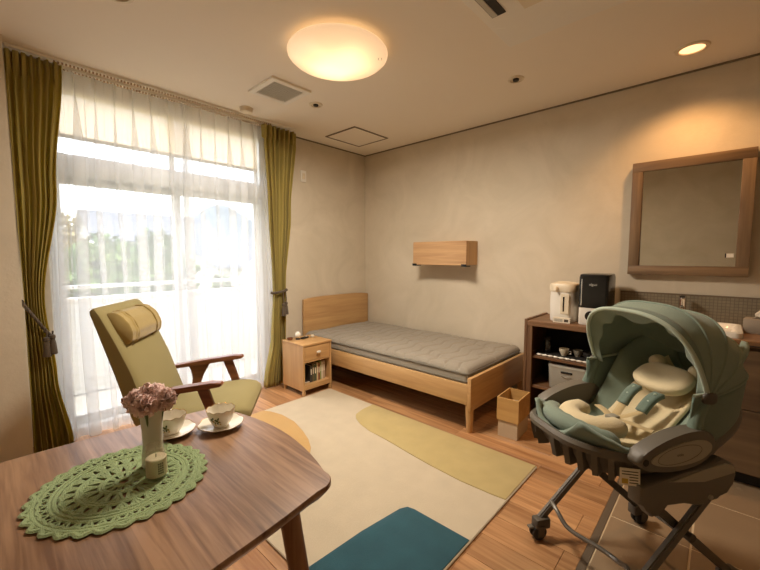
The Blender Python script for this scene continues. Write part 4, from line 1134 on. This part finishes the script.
# tray shell
def rim(th, s=1.0):
    """plan outline: foot end at -Y, head end at +Y"""
    c_, s_ = cos(th), sin(th)
    e = .62
    x = .215 * math.copysign(abs(c_) ** e, c_)
    y_ = (.385 if s_ < 0 else .335) * math.copysign(abs(s_) ** .75, s_)
    return x * s, y_ * s
def rimz(y_): return .590 + max(0, (y_ - .02)) * .42 + max(0, -.12 - y_) * .17
bm = NB()
lv = [(1.0, 0), (1.04, .004), (1.065, -.008), (1.06, -.024), (1.0, -.03), (.97, -.06), (.90, -.10), (.72, -.13), (.4, -.135)]
rings = []
for (s_, dz) in lv:
    R__ = []
    for k in range(64):
        x, y_ = rim(2 * pi * k / 64, s_); R__.append(bm.verts.new((x, y_, rimz(y_ / s_) + dz - (.0 if dz > -.05 else .0))))
    rings.append(R__)
for A, B in zip(rings, rings[1:]):
    for k in range(64): bm.faces.new((A[k], A[(k + 1) % 64], B[(k + 1) % 64], B[k]))
bm.faces.new(rings[-1])
shell = link('seat_shell', bm, 'bedplastic', t)
# fins around the foot end
for k in range(13):
    th = radians(-168 + k * 11.5)
    bm = NB(); x, y_ = rim(th, 1.055); x2, y2 = rim(th, .90)
    n_ = Vector((x / .215 ** 2 * .1, y_ / .385 ** 2 * .1, 0)).normalized(); sd = Vector((-n_.y, n_.x, 0)) * .006
    z0_ = .570 + max(0, -.12 - y_) * .17
    P3 = [Vector((x, y_, z0_)), Vector((x2, y2, z0_ - .01)), Vector((x2, y2, z0_ - .085)), Vector((x * .955, y_ * .955, z0_ - .085)), Vector((x * .985, y_ * .985, z0_ - .04))]
    A = [bm.verts.new(p + sd * 1.5) for p in P3]; B = [bm.verts.new(p - sd * 1.5) for p in P3]
    bm.faces.new(A); bm.faces.new(B[::-1])
    for i in range(5): bm.faces.new((A[i], A[(i + 1) % 5], B[(i + 1) % 5], B[i]))
    link('fin', bm, 'bedplastic', shell, False)
bm = NB(); box(bm, -.030, .030, -.0015, .0015, -.028, .028, .001)
lab = link('warning_label', bm, 'paper', t, False, (.2185, -.25, .545)); lab.rotation_euler = (radians(-6), 0, radians(64))
bm = NB(); box(bm, -.024, -.006, -.0022, -.0014, -.022, -.006)
link('warning_triangle', bm, 'yolk', lab, False)
bm = NB()
for k in range(5): box(bm, -.002 if k < 3 else -.024, .024, -.0022, -.0014, -.02 + k * .009, -.017 + k * .009)
link('warning_print', bm, 'print', lab, False)
# armrests
for sx in (-1, 1):
    def oval(s):
        o = []
        for k in range(40):
            q = 2 * pi * k / 40; yy = cos(q) * .158; zz = sin(q) * .060
            taper = 1.0 + .25 * (yy / .172)          # fuller at the rear
            o.append((-.108 + yy * s, .632 + zz * s * taper + .10 * (yy * s)))
        return o
    bm = NB(); prism(bm, oval(1.0), sx * .212 if sx > 0 else -.262, .262 if sx > 0 else -.212, .013, 3, axis=0); ar = link('armrest', bm, 'bedplastic', t)
    bm = NB(); prism(bm, [(-.115 + (p[0] + .115) * .78 + .012, .628 + (p[1] - .632) * .62) for p in oval(1.0)], sx * .262, sx * .2655, .001, 1, axis=0); il = link('inlay_panel', bm, 'inlay', ar)
    bm = NB(); tube(bm, [(sx * .2656, -.107 + .088 * cos(2 * pi * k / 36), .628 + .028 * sin(2 * pi * k / 36) + .0088 * cos(2 * pi * k / 36)) for k in range(36)], .0008, 4, closed=True); link('oval_line', bm, 'bedplastic_dark', il)
    if sx > 0: text('logo', 'ooio', .014, 'bedplastic_dark', il, (.2657, -.107, .624), (pi / 2, 0, pi / 2), .0004)
    bm = NB(); tube(bm, [(sx * .215, -.240, .616), (sx * .2645, -.240, .616)], .011, 16); link('hinge_cap', bm, 'dark', ar)
# padded sage liner
def lin(u, v):
    s = -.355 + .675 * u; w_ = v * 2 - 1
    foot = max(0, (-.355 + .10 - s) / .10)
    hw = .182 * (1 - .45 * foot ** 2)
    if s > .2: hw *= 1 - .3 * ((s - .2) / .12) ** 2
    z = .545 + .06 * max(0, (-.22 - s) / .15) ** 1.2
    if s > -.03: z += (s + .03) * .62
    side = abs(w_) ** 3
    wing = .065 + (.14 * min(1, max(0, (s + .02) / .14)) * (1 - max(0, s - .28) * 2.2) if s > -.02 else 0)
    z += side * wing
    z += max(0, -.12 - s) * .15
    quil = .004 * abs(sin(s * 55)) * (1 if s < -.2 else .4)
    return Vector((w_ * hw * (1 + .06 * side), s - .03 * (1 - w_ * w_) * foot, z - quil))
bm = NB(); grid(bm, lin, 60, 36)
solidify(link('seat_liner', bm, 'sage', t, ang=180), .018, 1)
# rounded quilted foot bolster
bm = NB(); pts = [(.145 * cos(q), -.235 + .105 * sin(q), .622 + .03 * abs(sin(q))) for q in [pi + pi * i / 18 for i in range(19)]]
tube(bm, pts, [.022] + [.034 + .003 * (i % 2) for i in range(17)] + [.022], 14, flat=.9); link('foot_bolster', bm, 'sage', t)
# rear head shell in sage with pale piping
def head(u, v):
    q = radians(-8) + radians(196) * u
    x, y_ = rim(q, 1.0); h0 = .60 + .2 * max(0, y_); h1 = .80 + .05 * sin(max(0, min(pi, q)))
    x *= 1 + .08 * v; y_ = y_ * (1 + .04 * v) + .0
    y_ = max(y_, -.02)
    return Vector((x, y_, h0 + (h1 - h0) * v))
bm = NB(); grid(bm, head, 40, 8); hsn = solidify(link('head_shell', bm, 'sage_dark', t, ang=180), .014)
bm = NB(); tube(bm, [head(i / 40, 1.0) + Vector((0, 0, .004)) for i in range(41)], .006, 8); link('edge_piping', bm, 'piping', t)
# cream liner, cushion ring, head pillow
bm = NB(); grid(bm, lambda u, v: lin(.18 + .77 * u, .5 + (v - .5) * (.62 + .1 * u)) + Vector((0, 0, .014 + .006 * sin(v * pi))), 40, 16)
solidify(link('cream_liner', bm, 'cream', t, ang=180), .014, 1)
bm = NB(); pts = [(.088 * cos(q), -.190 + .085 * sin(q), .645) for i, q in enumerate([radians(150) + radians(240) * k / 22 for k in range(23)])]
tube(bm, pts, [.02, .032] + [.042] * 19 + [.032, .02], 16, flat=.85); link('leg_cushion', bm, 'cream', t)
pm = Matrix.Rotation(radians(32), 4, 'X')
bm = NB(); superell(bm, (0, 0, 0), .112, .072, .036, .8, .8, 32, 14)
for v in bm.verts:
    d = Vector((v.co.x / .125, v.co.y / .085)).length
    v.co.z += .020 * min(1, d) ** 2 - .018 * math.exp(-(d / .5) ** 2) * (1 if v.co.z > 0 else 0)
bmesh.ops.rotate(bm, verts=bm.verts, cent=(0, 0, 0), matrix=pm.to_3x3())
hp = link('head_pillow', bm, 'cream', t, True, (0, .135, .765))
for sx in (-1, 1):
    bm = NB(); superell(bm, (0, 0, 0), .033, .033, .029, 1, 1, 18, 12); link('ear_ball', bm, 'cream', hp, True, (sx * .082, .062, .055))
# harness
for sx in (-1, 1):
    bm = NB(); grid(bm, lambda u, v: Vector((sx * (.048 - .006 * u) + (v - .5) * .040 * sx, .062 - .075 * u, .725 - .06 * u + .012 * sin(pi * u))), 14, 3)
    solidify(link('shoulder_pad', bm, 'sage_dark', t, ang=180), .016, 1)
    bm = NB(); tube(bm, [(sx * .044, -.01, .672), (sx * .022, -.06, .650), (0, -.10, .634)], .015, 8, flat=.22); link('harness_strap', bm, 'strap', t)
    bm = NB(); tube(bm, [(sx * .125, -.055, .632), (sx * .06, -.085, .640), (0, -.105, .634)], .016, 8, flat=.22); link('waist_strap', bm, 'strap', t)
    for q in (.3, .7):
        bm = NB(); superell(bm, (sx * .046, .062 - .075 * q, .725 - .06 * q + .028), .006, .006, .004, 1, 1, 10, 6); link('snap', bm, 'piping', t)
bm = NB(); box(bm, -.018, .018, -.128, -.086, .628, .648, .006, 2); link('buckle', bm, 'inlay', t)
bm = NB(); superell(bm, (0, -.15, .615), .03, .05, .016, .8, .8, 20, 10); link('crotch_pad', bm, 'sage_dark', t)
# canopy
HZ, HS = .795, .03
def can(u, v, shrink=1.0, a0=112, a1=12):
    q = radians(a0 + (a1 - a0) * u); ph = pi * v
    nr = 4; sc_ = .012 * abs(sin(pi * nr * u))             # fabric sags between ribs
    R__ = (.285 + .02 * u) * shrink - sc_
    c_ = cos(ph); s_ = sin(ph)
    l_ = .238 * math.copysign(abs(c_) ** .72, c_) * shrink
    rr = R__ * abs(s_) ** .62
    return Vector((l_ * (1 + .02 * sin(u * 3)), HS + cos(q) * rr, HZ + sin(q) * rr))
bm = NB(); grid(bm, lambda u, v: can(u, v), 48, 48); cn = solidify(link('canopy', bm, 'sage', t, ang=180), .005)
for i, u_ in enumerate((0, .25, .5, .75, 1.0)):
    bm = NB(); tube(bm, [can(u_, j / 48, 1.008) for j in range(49)], .008 if i == 0 else .005, 8, caps=True); link('canopy_rib', bm, 'piping' if i == 0 else 'sage', t)
# turned-in ruffled front band
def ruff(u, v):
    sh = 1.0 - .16 * u; w_ = .010 * sin(v * pi * 11) * u + .004 * sin(v * 23) * u
    return can(0.02 + .10 * u, v, sh + w_ / .285)
bm = NB(); grid(bm, ruff, 8, 120); solidify(link('inner_ruffle', bm, 'sage', t, ang=180), .003)
bm = NB(); grid(bm, lambda u, v: can(.01 + .08 * u, v, 1.015), 4, 48); solidify(link('front_band', bm, 'piping' if False else 'sage_dark', t, ang=180), .003)
for sx in (-1, 1):
    bm = NB(); superell(bm, (sx * .243, HS, HZ), .012, .03, .022, .8, .8, 18, 10); link('canopy_hinge', bm, 'bedplastic_dark', t)
    bm = NB(); tube(bm, [(sx * .236, HS, HZ), (sx * .232, .0, .74), (sx * .236, -.02, .68)], [.016, .02, .022], 12); link('canopy_strut', bm, 'sage_dark', t)

# ================================================================ OUTSIDE
struct(wallbox('balcony_deck', (-1.30, -.16, -5.2, 1.6, -.22, -.10), plain('deck_concrete', rgb(186, 182, 172), .8)), 'pale concrete balcony deck outside the window')
wb = wallbox('balcony_wall', (-1.36, -1.30, -5.2, 1.6, -.10, .82), plain('balcony_wall_white', rgb(222, 220, 212), .7))
wb['label'] = 'white balcony parapet clad in horizontal boards'
bm = NB(); box(bm, -1.40, -1.27, -5.2, 1.6, .82, .86, .004); link('coping', bm, 'white', wb, False)
sm = plain('siding_white', rgb(220, 220, 214), .6)
bm = NB(); prism(bm, [(-1.30, 0), (-1.272, 0), (-1.286, .066), (-1.30, .066)], -5.2, 1.6, 0, 1, axis=1); sd0 = link('siding_board', bm, sm, wb, False, (0, 0, -.09))
for k in range(1, 13):
    o = sd0.copy(); C.objects.link(o); o.location = (0, 0, -.09 + k * .07)
t = thing('balcony_handrail', 'white metal handrail above the balcony parapet', 'railing', (-1.335, 0, .86))
bm = NB(); tube(bm, [(0, -5.1, .105), (0, 1.5, .105)], .020, 12); link('rail', bm, 'alu', t)
for k in range(7):
    bm = NB(); tube(bm, [(0, -4.9 + k * 1.05, 0), (0, -4.9 + k * 1.05, .1)], .012, 8); link('post', bm, 'alu', t)

gr = wallbox('ground', (-160, -1.7, -90, 90, -3.3, -3.2), plain('ground_green', rgb(120, 130, 92), .95, 0, .2, .4))
# distant hills
def hill(name, x, y0_, y1_, h, col, seed, lab):
    n = 40; bm_ = NB()
    def fn(u, v):
        yy = y0_ + (y1_ - y0_) * u; prof = h * (sin(pi * u) ** .7) * (.8 + .25 * noise.noise(Vector((u * 5 + seed, 0, 0))))
        return Vector((x + 20 * (.5 - v), yy, -3.2 + prof * sin(pi * v)))
    grid(bm_, fn, 60, 16); o = link(name, bm_, plain(name + '_mat', col, .95, 0, .25, .15)); struct(o, lab); return o
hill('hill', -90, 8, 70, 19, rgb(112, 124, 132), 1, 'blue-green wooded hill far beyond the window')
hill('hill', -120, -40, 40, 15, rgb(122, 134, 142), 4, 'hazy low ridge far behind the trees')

def house(name, loc, w, d, h, rh, wallc, roofc, lab, rz=0):
    t = thing(name, lab, 'house', loc, rz)
    bm = NB(); prism(bm, [(-w / 2, 0), (w / 2, 0), (w / 2, h), (0, h + rh * .96), (-w / 2, h)], -d / 2, d / 2, 0, 1, axis=0 if False else 1)
    link('walls', bm, plain(name + '_wall', wallc, .8), t, False)
    for sx in (-1, 1):
        bm = NB(); e = .5
        P_ = [(sx * (w / 2 + e), h - rh * e / (w / 2)), (0, h + rh), (0, h + rh + .12), (sx * (w / 2 + e), h - rh * e / (w / 2) + .12)]
        prism(bm, P_ if sx > 0 else P_[::-1], -d / 2 - .4, d / 2 + .4, 0, 1, axis=1); rf = link('roof_slope', bm, plain(name + '_roof', roofc, .6), t, False)
        L_ = sqrt((w / 2 + e) ** 2 + (rh * (1 + e / (w / 2))) ** 2)
        for k in range(14):
            s = (k + .5) / 14; xx = sx * (w / 2 + e) * (1 - s); zz = h - rh * e / (w / 2) + (rh + rh * e / (w / 2)) * s + .13
            bm = NB(); box(bm, xx - .04, xx + .04, -d / 2 - .4, d / 2 + .4, zz - .03, zz + .012); link('tile_course', bm, plain('c', roofc, .6) if k < 0 else rf.data.materials[0], rf, False)
    for k in range(3):
        yy = -d / 2 + (k + .5) * d / 3
        bm = NB(); box(bm, w / 2 - .02, w / 2 + .05, yy - .55, yy + .55, h * .45, h * .45 + 1.1, .02); f_ = link('window', bm, 'alu', t, False)
        bm = NB(); box(bm, w / 2 + .04, w / 2 + .06, yy - .48, yy + .48, h * .45 + .08, h * .45 + 1.02); link('pane', bm, 'dark', f_, False)
    return t
house('tiled_house', (-18, 7.6, -3.2), 7.5, 8.5, 4.1, 1.5, rgb(206, 200, 188), rgb(112, 118, 126), 'house with a grey tiled roof seen through the right voile curtain', radians(10))
house('gabled_house', (-34, 7.0, -3.2), 8, 9, 5.8, 2.2, rgb(214, 208, 198), rgb(120, 124, 132), 'smaller far house with a dark grey roof between trees and tiled house')
t = thing('white_annex', 'white textured building corner with a sloped top beside the balcony', 'building', (-4.2, 1.05, -3.2))
bm = NB(); prism(bm, [(-.35, 0), (2.6, 0), (2.6, 5.4), (.75, 5.15), (-.35, 3.9)], -.6, .6, .01, 1, axis=0); link('wall', bm, plaster('annex_render', rgb(224, 222, 214), rgb(196, 194, 184), 9, .8), t, False)
bm = NB(); prism(bm, [(-.42, 3.86), (-.35, 3.82), (.75, 5.09), (2.66, 5.35), (2.66, 5.45), (.70, 5.20)], -.66, .66, .005, 1, axis=0); link('coping', bm, 'alu', t, False)

fol = [fabric('foliage_green', rgb(116, 138, 78), 20, .2, .35, .8, 0), fabric('foliage_dark', rgb(82, 108, 64), 20, .2, .35, .8, 0), fabric('foliage_rust', rgb(168, 150, 96), 20, .2, .35, .8, 0)]
def tree(x, y, r, zc, mat, lab, seed):
    rd = random.Random(seed); t = thing('tree', lab, 'tree', (x, y, -3.2), 0, 'trees beyond the balcony')
    bm = NB(); tube(bm, [(0, 0, 0), (.1, 0, (zc + 3.2) * .5), (0, .1, zc + 3.2)], [.14, .11, .05], 10)
    for k in range(5):
        aa = k * 1.26; tube(bm, [(0, 0, (zc + 3.2) * (.5 + .08 * k)), (r * .6 * cos(aa), r * .6 * sin(aa), (zc + 3.2) * (.7 + .08 * k))], [.05, .02], 6)
    link('trunk', bm, 'walnut_z', t)
    bm = NB()
    cl = [(Vector((rd.gauss(0, .42), rd.gauss(0, .42), rd.gauss(0, .35))) * r, r * rd.uniform(.3, .5)) for _ in range(16)]
    for k in range(2600):
        c_, cr = cl[k % 16]
        d = Vector((rd.gauss(0, 1), rd.gauss(0, 1), rd.gauss(0, 1))).normalized() * cr * rd.uniform(.55, 1.05)
        p = c_ + d + Vector((0, 0, zc + 3.2)); a_ = Vector((rd.gauss(0, 1), rd.gauss(0, 1), rd.gauss(0, 1))).normalized(); b_ = a_.orthogonal().normalized() * .07; a_ *= .12
        bm.faces.new([bm.verts.new(p - a_), bm.verts.new(p + b_), bm.verts.new(p + a_), bm.verts.new(p - b_)])
    o = link('foliage', bm, mat, t, False); o['kind'] = 'stuff'
tree(-5.6, -1.95, .95, .85, fol[0], 'leafy green tree nearest the left drape outside', 1)
tree(-8.6, -.55, 1.05, 1.0, fol[1], 'dark green tree filling the middle of the left window sash', 2)
tree(-11.8, 1.38, 1.1, .5, fol[0], 'paler green tree near the central window stile', 3)
tree(-10.6, 3.3, .8, -.5, fol[1], 'low green tree in front of the tiled house', 4)
tree(-12.5, -1.9, 1.2, 1.0, fol[2], 'yellowish tree behind the leafy green tree at the left drape', 5)
